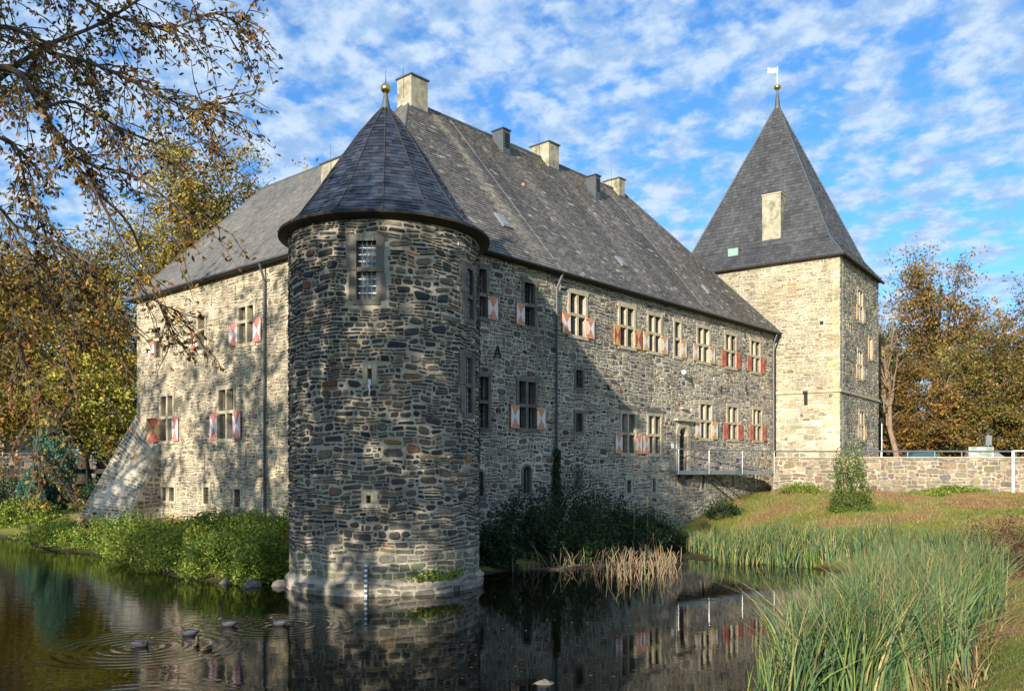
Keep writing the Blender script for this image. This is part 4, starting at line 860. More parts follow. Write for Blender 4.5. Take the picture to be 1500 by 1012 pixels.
vp = [(0, 0), (-.3, 0), (-.3, -.08), (-.5, -.08), (-.5, .02), (-.88, -.05), (-.88, .14), (-.75, .18), (-.88, .24), (-.88, .42), (-.5, .34), (-.3, .36), (-.3, .4), (0, .36)]; vp = [(a * .78, b * .8) for a, b in vp]
vs = [(x + a, y + .02, z + b - .15) for a, b in vp] + [(x + a, y - .02, z + b - .15) for a, b in vp]; n = len(vp)
mb.add(vs, [tuple(range(n)), tuple(range(2 * n - 1, n - 1, -1))] + [(i, (i + 1) % n, n + (i + 1) % n, n + i) for i in range(n)]); mb.build('vane_flag', 'white', vane)
# chimney on its left slope and a green hatch
def sq_left_pt(px_b, z):
    t = 0; a = c1[3][0] * (1 - t) + SQW / 2 * t; return a
def sbox(name, a0, a1, b0, b1, z0, z1, mt, parent):
    m = MB(); m.hexa([sloc(a0, b0, z0), sloc(a1, b0, z0), sloc(a1, b1, z0), sloc(a0, b1, z0), sloc(a0, b0, z1), sloc(a1, b0, z1), sloc(a1, b1, z1), sloc(a0, b1, z1)]); return m.build(name, mt, parent)
chq = sbox('chimney', .95, 3.2, 4.35, 5.7, 18.9, 23.55, 'render_plaster', sq); sbox('chimney_cap', .9, 3.25, 4.3, 5.75, 23.55, 23.63, 'sandstone', chq); sbox('flashing', .88, 1.2, 4.25, 5.8, 18.8, 19.45, 'lead', chq)
hq = sbox('roof_hatch', .55, 1.6, 7.3, 8.15, 19.2, 19.95, 'lead', sq); sbox('hatch_lid', .47, 1.6, 7.35, 8.1, 19.35, 19.98, 'copper_green', hq)
m = MB(); m.lathe([(.001, 0), (.16, 0), (.16, .1), (.001, .1)], (0, 0, 0), 14); o = m.build('round_port', 'iron', sq); 
o.rotation_euler = (R_(90), 0, math.atan2(sL[1], sL[0])); o.location = Vector(PSL(-1.2, 13.76, -.02)) - Vector(sq.location)

# ================================================================= TERRACE WALL, RAILING, WALKWAY
rw = empty('retaining_wall', (26, 51.0, 2.3), 'long low stone retaining wall with flat coping beside the sloping lawn', 'wall')
PW = lambda u, z, h=0.0: (15.6 + u, 51.0 - h, z)
WLEN = 30
wb = MB(); wb.box(15.6, 15.6 + WLEN, 51.0, 51.4, 1.2, 4.38); wb.hexa([(15.6, 51.4, 1.2), (16.0, 51.4, 1.2), (17.0, 54.6, 1.2), (16.6, 54.6, 1.2), (15.6, 51.4, 4.38), (16.0, 51.4, 4.38), (17.0, 54.6, 4.38), (16.6, 54.6, 4.38)]); wbo = wb.build('wall_core', 'mortar_dark', rw)
bW = big_stones(.1, WLEN - .1, 2.1, 4.3, 110, (.4, .8), (.26, .4), [], 75); cw = bW + courses(0, WLEN, 2.0, 4.36, .19, .27, .3, .68, bW, seed=31)
lay_stones([(PW, cw, PAL_RET, wbo, None)], None, gap=.013, proud=.035)
u = 0
while u < WLEN:
    w = random.uniform(1.1, 1.6); m = MB(); m.box(15.6 + u + .01, 15.6 + min(u + w, WLEN) - .01, 50.92, 51.48, 4.385, 4.46); m.build('coping_slab', 'sandstone', rw); u += w
rl = empty('wall_railing', (26, 51.2, 4.47), 'grey tubular steel railing along the top of the retaining wall', 'railing')
m = MB(); m.tube([(15.6, 51.2, 4.79), (45, 51.2, 4.79)], .05, 8); m.build('top_rail', 'steel', rl)
x = 17.2
while x < 45: m = MB(); m.tube([(x, 51.2, 4.44), (x, 51.2, 4.79)], .028, 6); m.build('post', 'steel', rl); x += 1.62
m = MB(); m.tube([(29.7, 50.7, 2.2), (29.7, 50.7, 4.82)], .085, 8); m.tube([(29.7, 50.7, 4.8), (45, 50.7, 4.8)], .045, 8); tag(m.build('white_post_rail', 'white'), 'thick white post with a rail standing in front of the retaining wall at the right', 'post')
wk = empty('footbridge', (12.2, 48.6, 3.5), 'narrow steel footbridge with a railing leading along the facade to the arched door', 'footbridge')
FB0 = Vector((8.75, 45.35, 0)); FB1 = Vector((15.65, 51.0, 0)); FBL = (FB1 - FB0).length; fbd = (FB1 - FB0) / FBL; fbn = Vector((-fbd.y, fbd.x, 0))
def PF(u, z, h=0.0): p = FB0 + fbd * u + fbn * h; return (p.x, p.y, z)      # h grows towards the facade
def fbox(m, u0, u1, z0, z1, h0, h1): m.hexa([PF(u0, z0, h0), PF(u1, z0, h0), PF(u1, z0, h1), PF(u0, z0, h1), PF(u0, z1, h0), PF(u1, z1, h0), PF(u1, z1, h1), PF(u0, z1, h1)])
m = MB(); fbox(m, 0, FBL, 3.52, 3.58, .06, 1.0); m.build('deck', 'steel', wk)
m = MB(); fbox(m, 0, FBL, 3.42, 3.64, 0, .06); fbox(m, 0, .06, 3.42, 3.62, .061, 1.05); fbox(m, 0, FBL, 3.42, 3.64, 1.0, 1.06); m.build('edge_beam', 'zinc', wk)
for s_ in (.008, .298, .638, .99):
    m = MB(); m.tube([PF(s_ * FBL, 3.45, -.04), PF(s_ * FBL, 4.76, -.04)], .03, 6); m.build('post', 'steel', wk)
m = MB(); m.tube([PF(.05, 4.76, 1.0), PF(.05, 4.78, .1), PF(.1, 4.78, -.04), PF(FBL, 4.79, -.04), (15.9, 51.2, 4.79)], .032, 8); m.build('handrail', 'steel', wk)
m = MB()
for z in (3.9, 4.18, 4.46): m.tube([PF(.05, z, -.04), PF(FBL, z, -.04)], .008, 4)
for i in range(8): m.tube([PF(.05, 3.6, .1 + i * .12), PF(.05, 4.74, .1 + i * .12)], .008, 4)
m.build('guard_wires', 'steel', wk)
m = MB(); fbox(m, .5, .8, 3.0, 3.42, .1, 1.2); fbox(m, .8, 1.7, 3.18, 3.42, .3, 1.2); m.build('bracket', 'dark_wood', wk)
m = MB(); m.tube([PF(2.6, 3.45, .5), PF(6.4, 1.75, .9)], .03, 6); m.build('diagonal_rod', 'iron', wk); m = MB(); m.tube([PF(3.6, 3.45, .5), PF(7.0, 1.9, .9)], .03, 6); m.build('diagonal_rod', 'iron', wk)  # two thin dark diagonal rods falling to the right below the deck

# ================================================================= VEGETATION HELPERS
def leaf_quads(cen, size, pal, pw, up=0.0, aspect=.5, flat=0.0, tone=(.7, 1.3)):
    n = len(cen); d = rng.normal(size=(n, 3)); d[:, 2] += up; d /= np.linalg.norm(d, axis=1)[:, None]
    e = rng.normal(size=(n, 3)); e -= (e * d).sum(1)[:, None] * d; e /= np.linalg.norm(e, axis=1)[:, None]
    s = size * rng.uniform(.6, 1.35, n)[:, None]; v = np.stack([cen - d * s, cen - e * s * aspect, cen + d * s, cen + e * s * aspect], 1)
    pal = np.array(pal); idx = rng.choice(len(pal), n, p=np.array(pw) / sum(pw)); c = pal[idx] * rng.uniform(*tone, (n, 1)); return v, c
def leaves_obj(name, cen, size, pal, pw, parent=None, mat_='leaf', **k):
    v, c = leaf_quads(cen, size, pal, pw, **k); return link(name, fast_mesh(name, v, 4, c), mat_, parent)
def curve_pts(p, q, bend, n=6, r=random):
    p, q = Vector(p), Vector(q); L3 = (q - p).length; off = Vector((r.uniform(-1, 1), r.uniform(-1, 1), r.uniform(-.2, 1))) * bend * L3
    return [p.lerp(q, t) + off * (4 * t * (1 - t)) * .5 + Vector((r.uniform(-1, 1), r.uniform(-1, 1), r.uniform(-1, 1))) * .02 * L3 * (0 < t < 1) for t in [i / n for i in range(n + 1)]]
def make_tree(name, label, cat, base, crown_c, crown_r, pal, pw, n_limb=14, n_sub=6, n_leaf=30, leaf=.2, trunk_r=.35, spread=.9, group=None, bark='bark', seed=1, lobes=1.0, tipspread=.8, lean=(0, 0), low=.35, aspect=.5, tone=(.55, 1.45)):
    if n_leaf > 5 and group is None: n_leaf = int(n_leaf * 2.3); leaf *= .66
    r = random.Random(seed); t = empty(name, base, label, cat, group); b = Vector(base); cc = Vector(crown_c); cr = Vector(crown_r)
    m = MB(); top = Vector((cc.x, cc.y, cc.z + cr.z * .35)); tp = curve_pts(b, top, .06, 8, r); tr = [trunk_r * (1 - .8 * i / 8) for i in range(9)]; tr[0] *= 1.3; m.tube(tp, tr, 8); m.build('trunk', bark, t, smooth=True)
    lm = MB(); cen = []; ton = []
    for i in range(n_limb):
        lt = r.uniform(.6, 1.35)
        ph = r.uniform(0, 2 * math.pi); u = r.uniform(-1 if low > .3 else -.4, 1); rad = r.uniform(.55, 1) ** .5 * lobes; s_ = math.sqrt(max(0, 1 - u * u))
        q = cc + Vector((cr.x * s_ * math.cos(ph), cr.y * s_ * math.sin(ph), cr.z * u)) * rad * r.uniform(.75, 1.1)
        k = min(7, max(2, int(8 * (max(0, (q.z - b.z) / (top.z - b.z)) * .75)) + r.choice((-1, 0)))); st = tp[k]; pts = curve_pts(st, q, .12, 6, r); r0 = tr[k] * .5
        lm.tube(pts, [r0 * (1 - .85 * j / 6) for j in range(7)], 5, cap=False)
        for j in range(n_sub):
            jj = r.randint(2, 6); s0 = pts[jj]; dirv = (pts[jj] - pts[jj - 1]).normalized(); L3 = cr.length * .28 * r.uniform(.5, 1.2)
            e_ = s0 + (dirv * .7 + Vector((r.uniform(-1, 1), r.uniform(-1, 1), r.uniform(-.7, .8)))).normalized() * L3 * spread
            sp2 = curve_pts(s0, e_, .1, 3, r); lm.tube(sp2, [r0 * .25 * (1 - .7 * x / 3) + .006 for x in range(4)], 4, cap=False)
            for _ in range(3):
                w0 = sp2[r.randint(1, 3)]; w1 = w0 + Vector((r.uniform(-1, 1), r.uniform(-1, 1), r.uniform(-.8, .6))) * L3 * .4
                lm.tube([w0, w1], [.012, .005], 3, cap=False); g = np.array(w1) + rng.normal(size=(n_leaf // 3, 3)) * tipspread * L3 * .3 * np.array((1, 1, .6)); cen.append(g); ton.append(np.full(len(g), lt * r.uniform(.8, 1.2)))
    lm.build('limbs', bark, t); 
    if n_leaf: v, c = leaf_quads(np.concatenate(cen), leaf, pal, pw, aspect=aspect, tone=tone); link('crown', fast_mesh('crown', v, 4, c * np.concatenate(ton)[:, None]), 'leaf', t)
    return t
YEL = [(.34, .235, .035), (.24, .19, .03), (.13, .14, .026), (.25, .12, .025), (.42, .31, .06)]; YW = [3, 4, 3, 1.4, 1.5]
BRN = [(.30, .145, .035), (.21, .145, .034), (.13, .14, .03), (.19, .085, .03), (.36, .21, .06)]; BW_ = [4, 4, 2.5, 2, 1.5]
GRN = [(.045, .09, .025), (.07, .13, .03), (.03, .065, .02), (.10, .16, .03)]; GW = [3, 3, 2, 1]

# ---- trees at the left, behind the castle and beyond the moat
make_tree('autumn_tree', 'tall yellowing tree showing above the left roof slope behind the castle', 'tree', (-21.5, 62, 3.2), (-22.3, 62, 20.6), (6.4, 4.5, 7.6), YEL, YW, 46, 9, 40, .2, .45, seed=3, tipspread=.75, low=.4)
make_tree('autumn_tree', 'small thin yellow tree peeking over the ridge beside the tall yellow one', 'tree', (-16.5, 64, 3.3), (-17.2, 64, 20.2), (2.2, 2.5, 5.6), YEL, YW, 12, 5, 20, .17, .22, seed=4)
make_tree('autumn_tree', 'broad golden tree standing behind the left corner of the castle', 'tree', (-30, 60, 2.4), (-29.8, 60, 13.0), (7.6, 5, 7.6), YEL, YW, 48, 9, 46, .2, .5, seed=5, low=.4)
make_tree('autumn_tree', 'golden brown tree at the far left edge beyond the moat', 'tree', (-39, 62, 2.0), (-38.5, 61, 13.0), (8, 5, 9), [YEL[0], YEL[1], YEL[2], BRN[0], BRN[3]], [3, 3, 3, 2, 1], 44, 8, 46, .2, .5, seed=6, low=.4)
make_tree('autumn_tree', 'low spreading yellow-green tree drooping over the dark bridge by the buttress', 'tree', (-25.5, 56, 1.6), (-26.3, 54.5, 8.2), (4.2, 3, 3.0), [(.38, .33, .05), (.27, .26, .04), (.15, .17, .03)], [3, 3, 2], 24, 7, 36, .18, .25, seed=7)
# conifer
def conifer(base, h, r, label, seed):
    rr = np.random.default_rng(seed); t = empty('conifer', base, label, 'tree'); m = MB(); m.tube([base, (base[0], base[1], base[2] + h * .9)], [.12, .03], 6); m.build('trunk', 'bark', t)
    n = 20000; u = rr.uniform(0, 1, n); z = u * h; prof = np.clip(np.sin(np.pi * (u * .86 + .12)) ** .7, 0, 1); ph = rr.uniform(0, 2 * np.pi, n); lump = 1 + .22 * np.sin(ph * 3 + z * 2.1) + .16 * np.sin(ph * 7 + z * 4)
    rad = r * prof * lump * rr.uniform(.62, 1.02, n); c = np.c_[base[0] + rad * np.cos(ph), base[1] + rad * np.sin(ph), base[2] + .1 + z]
    leaves_obj('crown', c, .085, [(.10, .21, .14), (.16, .31, .22), (.06, .13, .085)], [3, 2, 2], t, up=.6, aspect=.4)
conifer((-28.6, 53.5, 1.0), 6.2, 1.15, 'blue-green columnar conifer on the far bank left of the buttress', 3)
conifer((-29.2, 52.2, .9), 2.9, .7, 'short dark conifer standing against the left foot of the blue-green one', 4)

# ---- trees at the right behind the terrace
make_tree('chestnut_tree', 'tall sparse reddish chestnut rising above the tree line at the right', 'tree', (43.5, 86, 4), (43.2, 86, 20.0), (5.4, 4.5, 6.6), BRN, BW_, 34, 8, 21, .23, .38, seed=11, tipspread=.8)
make_tree('chestnut_tree', 'sparse reddish chestnut leaning out of frame at the right edge', 'tree', (53, 90, 4), (51.5, 89, 18.0), (5.6, 4.5, 6.0), BRN, BW_, 28, 8, 21, .23, .34, seed=12)
make_tree('chestnut_tree', 'bushy copper brown chestnut between the square tower and the notice board', 'tree', (35.8, 76, 4), (36.0, 76, 9.3), (4.4, 4, 4.8), BRN, BW_, 30, 7, 44, .2, .4, seed=13, tipspread=.6)
make_tree('chestnut_tree', 'dense olive brown chestnut behind the notice board', 'tree', (42.5, 77, 4), (42.5, 77, 10.8), (4.8, 4, 6.6), [BRN[0], BRN[1], (.14, .15, .035), BRN[4]], [2, 3, 6, 1], 32, 7, 46, .2, .4, seed=14, tipspread=.6)
make_tree('chestnut_tree', 'dense rust and olive chestnut cut by the right edge of the picture', 'tree', (49.5, 76, 4), (49.0, 76, 10.8), (5.0, 4, 7.0), [BRN[0], BRN[1], (.14, .15, .035), BRN[3]], [3, 3, 5, 1], 32, 7, 46, .2, .4, seed=15, tipspread=.6)
make_tree('green_tree', 'dark green tree showing between the bare tree and the brown chestnuts', 'tree', (38.5, 92, 4), (38.5, 92, 12.0), (5.0, 4, 7.5), GRN, GW, 36, 8, 40, .24, .4, seed=16)
make_tree('green_tree', 'dark green tree filling the gap low behind the chestnuts at the far right', 'tree', (56, 94, 4), (54, 94, 10), (8, 4, 7.5), GRN, GW, 36, 8, 40, .26, .4, seed=17)
t = make_tree('bare_tree', 'slender almost leafless tree with a pale curved trunk beside the square tower', 'tree', (31.9, 70.5, 3.9), (30.5, 70.5, 14.5), (1.9, 1.9, 5.2), BRN, BW_, 20, 6, 4, .14, .25, bark='bark_pale', seed=18, spread=.8)
make_tree('hedge_tree', 'low dark green shrub hedge behind the parked cars', 'hedge', (46, 84, 4), (44, 84, 5.6), (13, 2, 2.0), GRN, GW, 44, 8, 46, .26, .2, seed=19)

# ---- trees on the near bank, out of frame to the left: they throw the dappled shade
SH = [((-27, 4, 2), (-27, 4.5, 16.5), (5, 5, 6.8), 21), ((-17.4, 0.5, 2), (-17.1, 0.5, 14.9), (4.6, 3.6, 7.4), 22), ((-36, 9, 1.5), (-35.5, 9, 16.5), (5.2, 5, 6), 23), ((-17.0, -9, 2), (-17.0, -9, 17.6), (3.7, 4, 6), 24), ((-42, 2, 2), (-41, 2, 19), (6, 5, 7), 25), ((-31, -8, 2), (-31, -8, 20), (6, 5.5, 7), 26), ((-25.5, -13, 2), (-25.5, -13, 19.5), (4.2, 5, 7), 27)]
LB = ['bushy chestnut on the near bank level with the camera, third from the moat end', 'chestnut on the near bank closest to the open water left of the viewpoint', 'chestnut at the far end of the near bank beside the moat', 'slim chestnut on the near bank just behind the viewpoint', 'tall chestnut at the outer corner of the near bank', 'tall chestnut in the second row behind the bank', 'tall slim chestnut at the back of the bank']
for (b, c, r_, s), lb in zip(SH, LB): make_tree('bank_chestnut', lb, 'tree', b, c, r_, BRN, BW_, 22 if s == 22 else 17, 6, 21 if s == 22 else 20, .24, .4, seed=s, group='chestnuts on the near bank', tipspread=.5)

# ---- overhanging chestnut at the upper left, its trunk outside the frame
oh = empty('overhanging_chestnut', (-12.5, 10.5, gz(-12.5, 10.5)), 'chestnut whose thin brown-leaved branches hang into the upper left of the picture', 'tree')
def PX(px, py, d): return Vector(((px - 750) / 1253 * d, d, EYE + (690 - py) / 1253 * d))
m = MB(); m.tube([(-12.5, 10.5, .8), (-12.3, 10.6, 4), (-12.0, 10.8, 7), (-11.6, 11, 10), (-11.2, 11.2, 13), (-11, 11.3, 15)], [.5, .38, .33, .26, .17, .08], 10); m.build('trunk', 'bark', oh, smooth=True)
limbs = [  # start height on the trunk then guide points (metres, from the survey of the picture)
 ([Vector((-12.0, 10.8, 7.5)), PX(-180, 250, 11.5), PX(-20, 130, 12), PX(67, 68, 12.5), PX(140, 38, 13), PX(215, -8, 13.5), PX(330, -90, 14)], .075),
 ([Vector((-12.0, 10.8, 8.0)), PX(-120, 60, 11.8), PX(10, 40, 12), PX(70, 75, 12), PX(140, 95, 12.2), PX(215, 130, 12.4), PX(280, 160, 12.6), PX(300, 155, 12.7)], .06),
 ([Vector((-12.0, 10.8, 7.0)), PX(-130, 130, 11), PX(10, 100, 11), PX(60, 160, 11), PX(95, 220, 11.2), PX(140, 280, 11.4), PX(180, 360, 11.6), PX(200, 420, 11.8)], .075),
 ([Vector((-11.8, 10.9, 8.5)), PX(-100, -30, 12.5), PX(60, -40, 13), PX(160, 20, 13), PX(250, 40, 13.2), PX(310, 20, 13.4), PX(350, 35, 13.5)], .05),
 ([PX(95, 220, 11.2), PX(130, 240, 11.5), PX(200, 260, 11.8), PX(255, 300, 12), PX(280, 320, 12)], .03),
 ([PX(60, 160, 11), PX(110, 150, 11.3), PX(180, 190, 11.7), PX(250, 215, 12), PX(300, 205, 12.2)], .03),
 ([PX(140, 280, 11.4), PX(190, 330, 11.8), PX(215, 400, 12), PX(235, 450, 12), PX(262, 490, 12)], .025),
 ([PX(180, 360, 11.6), PX(205, 420, 11.8), PX(235, 445, 12), PX(262, 455, 12.1)], .018),
 ([Vector((-12.2, 10.7, 5.0)), PX(-160, 300, 11), PX(-60, 260, 11), PX(20, 330, 11), PX(60, 420, 11), PX(90, 500, 11.2), PX(110, 590, 11.3)], .05),
 ([PX(-60, 260, 11), PX(0, 400, 11), PX(30, 500, 11), PX(50, 600, 11), PX(60, 690, 11)], .03),
 ([PX(20, 330, 11), PX(90, 360, 11.3), PX(150, 430, 11.5), PX(170, 500, 11.6)], .025),
 ([PX(-40, 200, 11.4), PX(20, 210, 11.6), PX(40, 280, 11.7), PX(70, 350, 11.8), PX(100, 420, 11.9)], .03)]
lm = MB(); lp = []; r = random.Random(77)
def tw(p, d, L3, lev):  # a twig and its leaves
    k = 4; pts = [p]; v = Vector(d).normalized()
    for i in range(k): v = (v + Vector((r.uniform(-.25, .25), r.uniform(-.25, .25), r.uniform(-.28, .10)))).normalized(); pts.append(pts[-1] + v * L3 / k)
    lm.tube(pts, [.011 * (1 - .18 * i) * (1 if lev else .7) + .002 for i in range(k + 1)], 3, cap=False)
    for i in range(1, k + 1):
        for _ in range(1):
            if r.random() < .95: lp.append((pts[i] + Vector((r.gauss(0, .05), r.gauss(0, .05), r.gauss(0, .05))), v))
        if lev and r.random() < .8: tw(pts[i], v + Vector((r.uniform(-.9, .9), r.uniform(-.9, .9), r.uniform(-.7, .35))), L3 * .55, lev - 1)
for pts, r0 in limbs:
    fine_ = []
    for i in range(len(pts) - 1):
        for j in range(5):
            t = j / 5; a = pts[max(0, i - 1)]; b_, c_ = pts[i], pts[i + 1]; d_ = pts[min(len(pts) - 1, i + 2)]
            fine_.append(.5 * ((2 * b_) + (-a + c_) * t + (2 * a - 5 * b_ + 4 * c_ - d_) * t * t + (-a + 3 * b_ - 3 * c_ + d_) * t ** 3))
    fine_.append(pts[-1]); nn = len(fine_); lm.tube(fine_, [r0 * .62 * (1 - .85 * i / nn) + .005 for i in range(nn)], 6, cap=False)
    for i in range(3, nn):
        if fine_[i].x / fine_[i].y < -.66: continue
        v = (fine_[i] - fine_[i - 1]).normalized()
        for _ in range(2):
            if r.random() < (.95 if fine_[i].z > 8.3 else .75 if fine_[i].x / fine_[i].y < -.5 else .22): tw(fine_[i], v * .5 + Vector((r.uniform(-.5, .9), r.uniform(-.8, .8), r.uniform(-.9, .45))), r.uniform(.4, .85), 1)
lm.build('branches', 'bark', oh)
# palmate leaves of 3 to 5 narrow leaflets
V = []; Cc = []
pal = [(.34, .16, .035), (.24, .14, .03), (.18, .15, .03), (.42, .28, .05), (.08, .04, .018), (.34, .15, .04)]
for p, v in lp:
    a = Vector((r.uniform(-1, 1), r.uniform(-1, 1), r.uniform(-1.3, .1))).normalized(); s0 = a.orthogonal().normalized(); c = np.array(r.choice(pal)) * r.uniform(.6, 1.3)
    for k in range(r.randint(2, 4)):
        d = (a + s0 * r.uniform(-.9, .9) + Vector((r.uniform(-.3, .3),) * 3)).normalized(); e_ = d.cross(Vector((r.uniform(-1, 1), r.uniform(-1, 1), r.uniform(-1, 1)))).normalized(); L3 = r.uniform(.055, .11); w = L3 * .2
        V.append([tuple(p), tuple(p + d * L3 * .6 + e_ * w), tuple(p + d * L3), tuple(p + d * L3 * .6 - e_ * w)]); Cc.append(c)
link('leaves', fast_mesh('leaves', np.array(V), 4, np.array(Cc)), 'leaf', oh)

# ---- shrubs on the banks
def shrub(label, cx_, cy_, rx, ry, h, pal, pw, n=2600, leaf=.085, seed=1, z=None, cat='shrub', name='shrub', group=None, up=.2):
    n = int(n * 1.9); leaf *= .72
    rr = np.random.default_rng(seed); z0 = gz(cx_, cy_) if z is None else z; t = empty(name, (cx_, cy_, z0), label, cat, group)
    ph = rr.uniform(0, 2 * np.pi, n); u = rr.uniform(-.25, 1, n); s_ = np.sqrt(np.clip(1 - np.clip(u, 0, 1) ** 2, 0, 1)); lump = 1 + .18 * np.sin(ph * 4 + seed) + .14 * np.sin(ph * 9 + u * 5 + seed * 2) + .12 * np.sin(u * 11 + ph * 2)
    rad = rr.uniform(.7, 1.06, n) * lump; c = np.c_[cx_ + rx * rad * s_ * np.cos(ph), cy_ + ry * rad * s_ * np.sin(ph), z0 + h * np.clip(u, -.3, 1) * rad]
    gzz = ground_z(c[:, 0], c[:, 1]); c[:, 2] = np.maximum(c[:, 2], np.maximum(gzz, 0) + .03 + rr.uniform(0, .2, n))
    m = MB(); q = random.Random(seed)
    for _ in range(9): e_ = Vector((cx_ + rx * q.uniform(-.7, .7), cy_ + ry * q.uniform(-.7, .7), z0 + h * q.uniform(.4, .85))); m.tube(curve_pts((cx_ + q.uniform(-.1, .1), cy_, z0 - .05), e_, .1, 4, q), [.02, .016, .012, .008, .005], 4, cap=False)
    m.build('stems', 'bark', t); leaves_obj('foliage', c, leaf, pal, pw, t, up=up, tone=(.55, 1.45)); return t
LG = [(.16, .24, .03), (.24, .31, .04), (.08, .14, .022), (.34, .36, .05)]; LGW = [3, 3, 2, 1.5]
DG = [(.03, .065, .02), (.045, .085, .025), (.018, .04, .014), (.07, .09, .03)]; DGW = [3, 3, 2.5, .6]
SB = [('low bright green bush at the left tip of the castle bank', -21.9, 42.0, 1.9, 1.5, .75, LG, LGW), ('light green bush below the foot of the buttress', -19.5, 39.8, 1.9, 1.6, .8, LG, LGW), ('darker green bush in front of the buttress side', -17.3, 38.8, 1.8, 1.6, 1.08, LG, [1, 1, 4, .5]),
      ('mid green bush below the pair of small barred windows', -16.0, 36.8, 1.7, 1.6, 0.96, LG, [3, 2, 3, 1]), ('yellow-green bush bulging over the water left of the middle', -14.0, 33.8, 1.8, 1.6, 1.3, [(.25, .30, .04), (.34, .36, .06), (.14, .20, .03)], [3, 2, 2]), ('dense green bush under the middle barred window', -12.4, 36.2, 1.7, 1.3, 0.88, LG, [2, 1, 4, .5]),
      ('yellow-green bush overhanging the moat before the left facade', -11.8, 31.5, 1.6, 1.5, 1.25, [(.25, .30, .04), (.34, .36, .06), (.14, .20, .03)], [2, 2, 2]), ('green bush between the downpipe and the moat', -10.2, 33.8, 1.6, 1.5, 1.00, LG, [3, 2, 3, 1]), ('ivy green bush touching the left side of the round tower', -8.2, 31.4, 1.6, 1.7, 1.20, LG, [3, 1, 4, .5]), ('low green bush hanging to the water beside the round tower', -8.3, 28.2, 1.1, 1.2, 1.15, LG, [3, 2, 3, 1]),
      ('bush of mixed green leaves by the water edge near the rocks', -10.0, 29.5, 1.4, 1.3, 1.15, LG, [3, 2, 3, 1])]
for i, s in enumerate(SB): shrub(s[0], *s[1:], n=3800, leaf=.075, seed=100 + i, group='shrubs on the castle bank')
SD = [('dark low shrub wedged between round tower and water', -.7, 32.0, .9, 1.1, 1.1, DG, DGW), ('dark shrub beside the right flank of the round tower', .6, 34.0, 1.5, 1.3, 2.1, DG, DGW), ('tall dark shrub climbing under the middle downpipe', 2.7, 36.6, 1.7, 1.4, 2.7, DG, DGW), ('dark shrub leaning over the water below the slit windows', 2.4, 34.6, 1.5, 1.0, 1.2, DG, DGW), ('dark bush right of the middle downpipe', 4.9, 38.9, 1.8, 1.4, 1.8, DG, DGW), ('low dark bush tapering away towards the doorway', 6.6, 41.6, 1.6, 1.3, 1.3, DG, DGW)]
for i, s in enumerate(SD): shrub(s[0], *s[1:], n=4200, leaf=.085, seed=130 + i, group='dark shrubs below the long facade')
# ivy on the pipe
n = 900; zz_ = rng.uniform(1.4, 4.6, n); uu_ = 9.4 + rng.normal(0, .16, n) * (1.4 - (zz_ - 1.4) / 3.6); hh_ = rng.uniform(.03, .22, n); c = np.array([PR(a, b, d) for a, b, d in zip(uu_, zz_, hh_)])
tag(leaves_obj('ivy', c, .09, DG, DGW), 'dark ivy creeping up the middle downpipe of the long facade', 'ivy')
shrub('leafy young willow shrub standing alone on the lawn before the retaining wall', 16.6, 42.0, .95, .9, 2.9, [(.07, .13, .02), (.11, .17, .03), (.15, .19, .04)], [3, 3, 2], n=3400, leaf=.075, seed=150, up=.5)
shrub('small green shrub at the near end of the retaining wall', 17.0, 50.3, 1.3, .5, .55, LG, LGW, n=900, leaf=.08, seed=151)
shrub('low creeping bramble at the foot of the retaining wall', 26.2, 50.5, 1.8, .4, .42, LG, LGW, n=1400, leaf=.08, seed=152)
shrub('small bright green nettle clump on the upper lawn', 23.5, 47.0, .5, .4, .35, LG, LGW, n=400, leaf=.08, seed=153)
shrub('brown and crimson leaved bush at the right edge beside the reeds', 14.9, 25.6, 1.3, 1.3, 1.5, [(.13, .05, .03), (.17, .08, .04), (.08, .07, .03)], [3, 2, 2], n=3600, leaf=.05, seed=154)
shrub('tangled shady bush under the footbridge', 11.6, 47.2, .9, .8, .9, DG, DGW, n=1100, leaf=.08, seed=155)
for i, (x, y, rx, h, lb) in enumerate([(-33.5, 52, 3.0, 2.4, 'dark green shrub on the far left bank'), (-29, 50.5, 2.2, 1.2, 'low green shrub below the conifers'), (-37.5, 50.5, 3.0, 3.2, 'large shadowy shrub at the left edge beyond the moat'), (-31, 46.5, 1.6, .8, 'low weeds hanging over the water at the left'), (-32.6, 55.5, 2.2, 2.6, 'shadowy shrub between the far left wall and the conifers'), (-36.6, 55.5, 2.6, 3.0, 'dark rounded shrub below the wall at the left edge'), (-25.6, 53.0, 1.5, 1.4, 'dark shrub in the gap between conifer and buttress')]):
    shrub(lb, x, y, rx, 1.8, h, LG if i in (1, 3) else DG, LGW if i in (1, 3) else DGW, n=3800, leaf=.1, seed=160 + i)

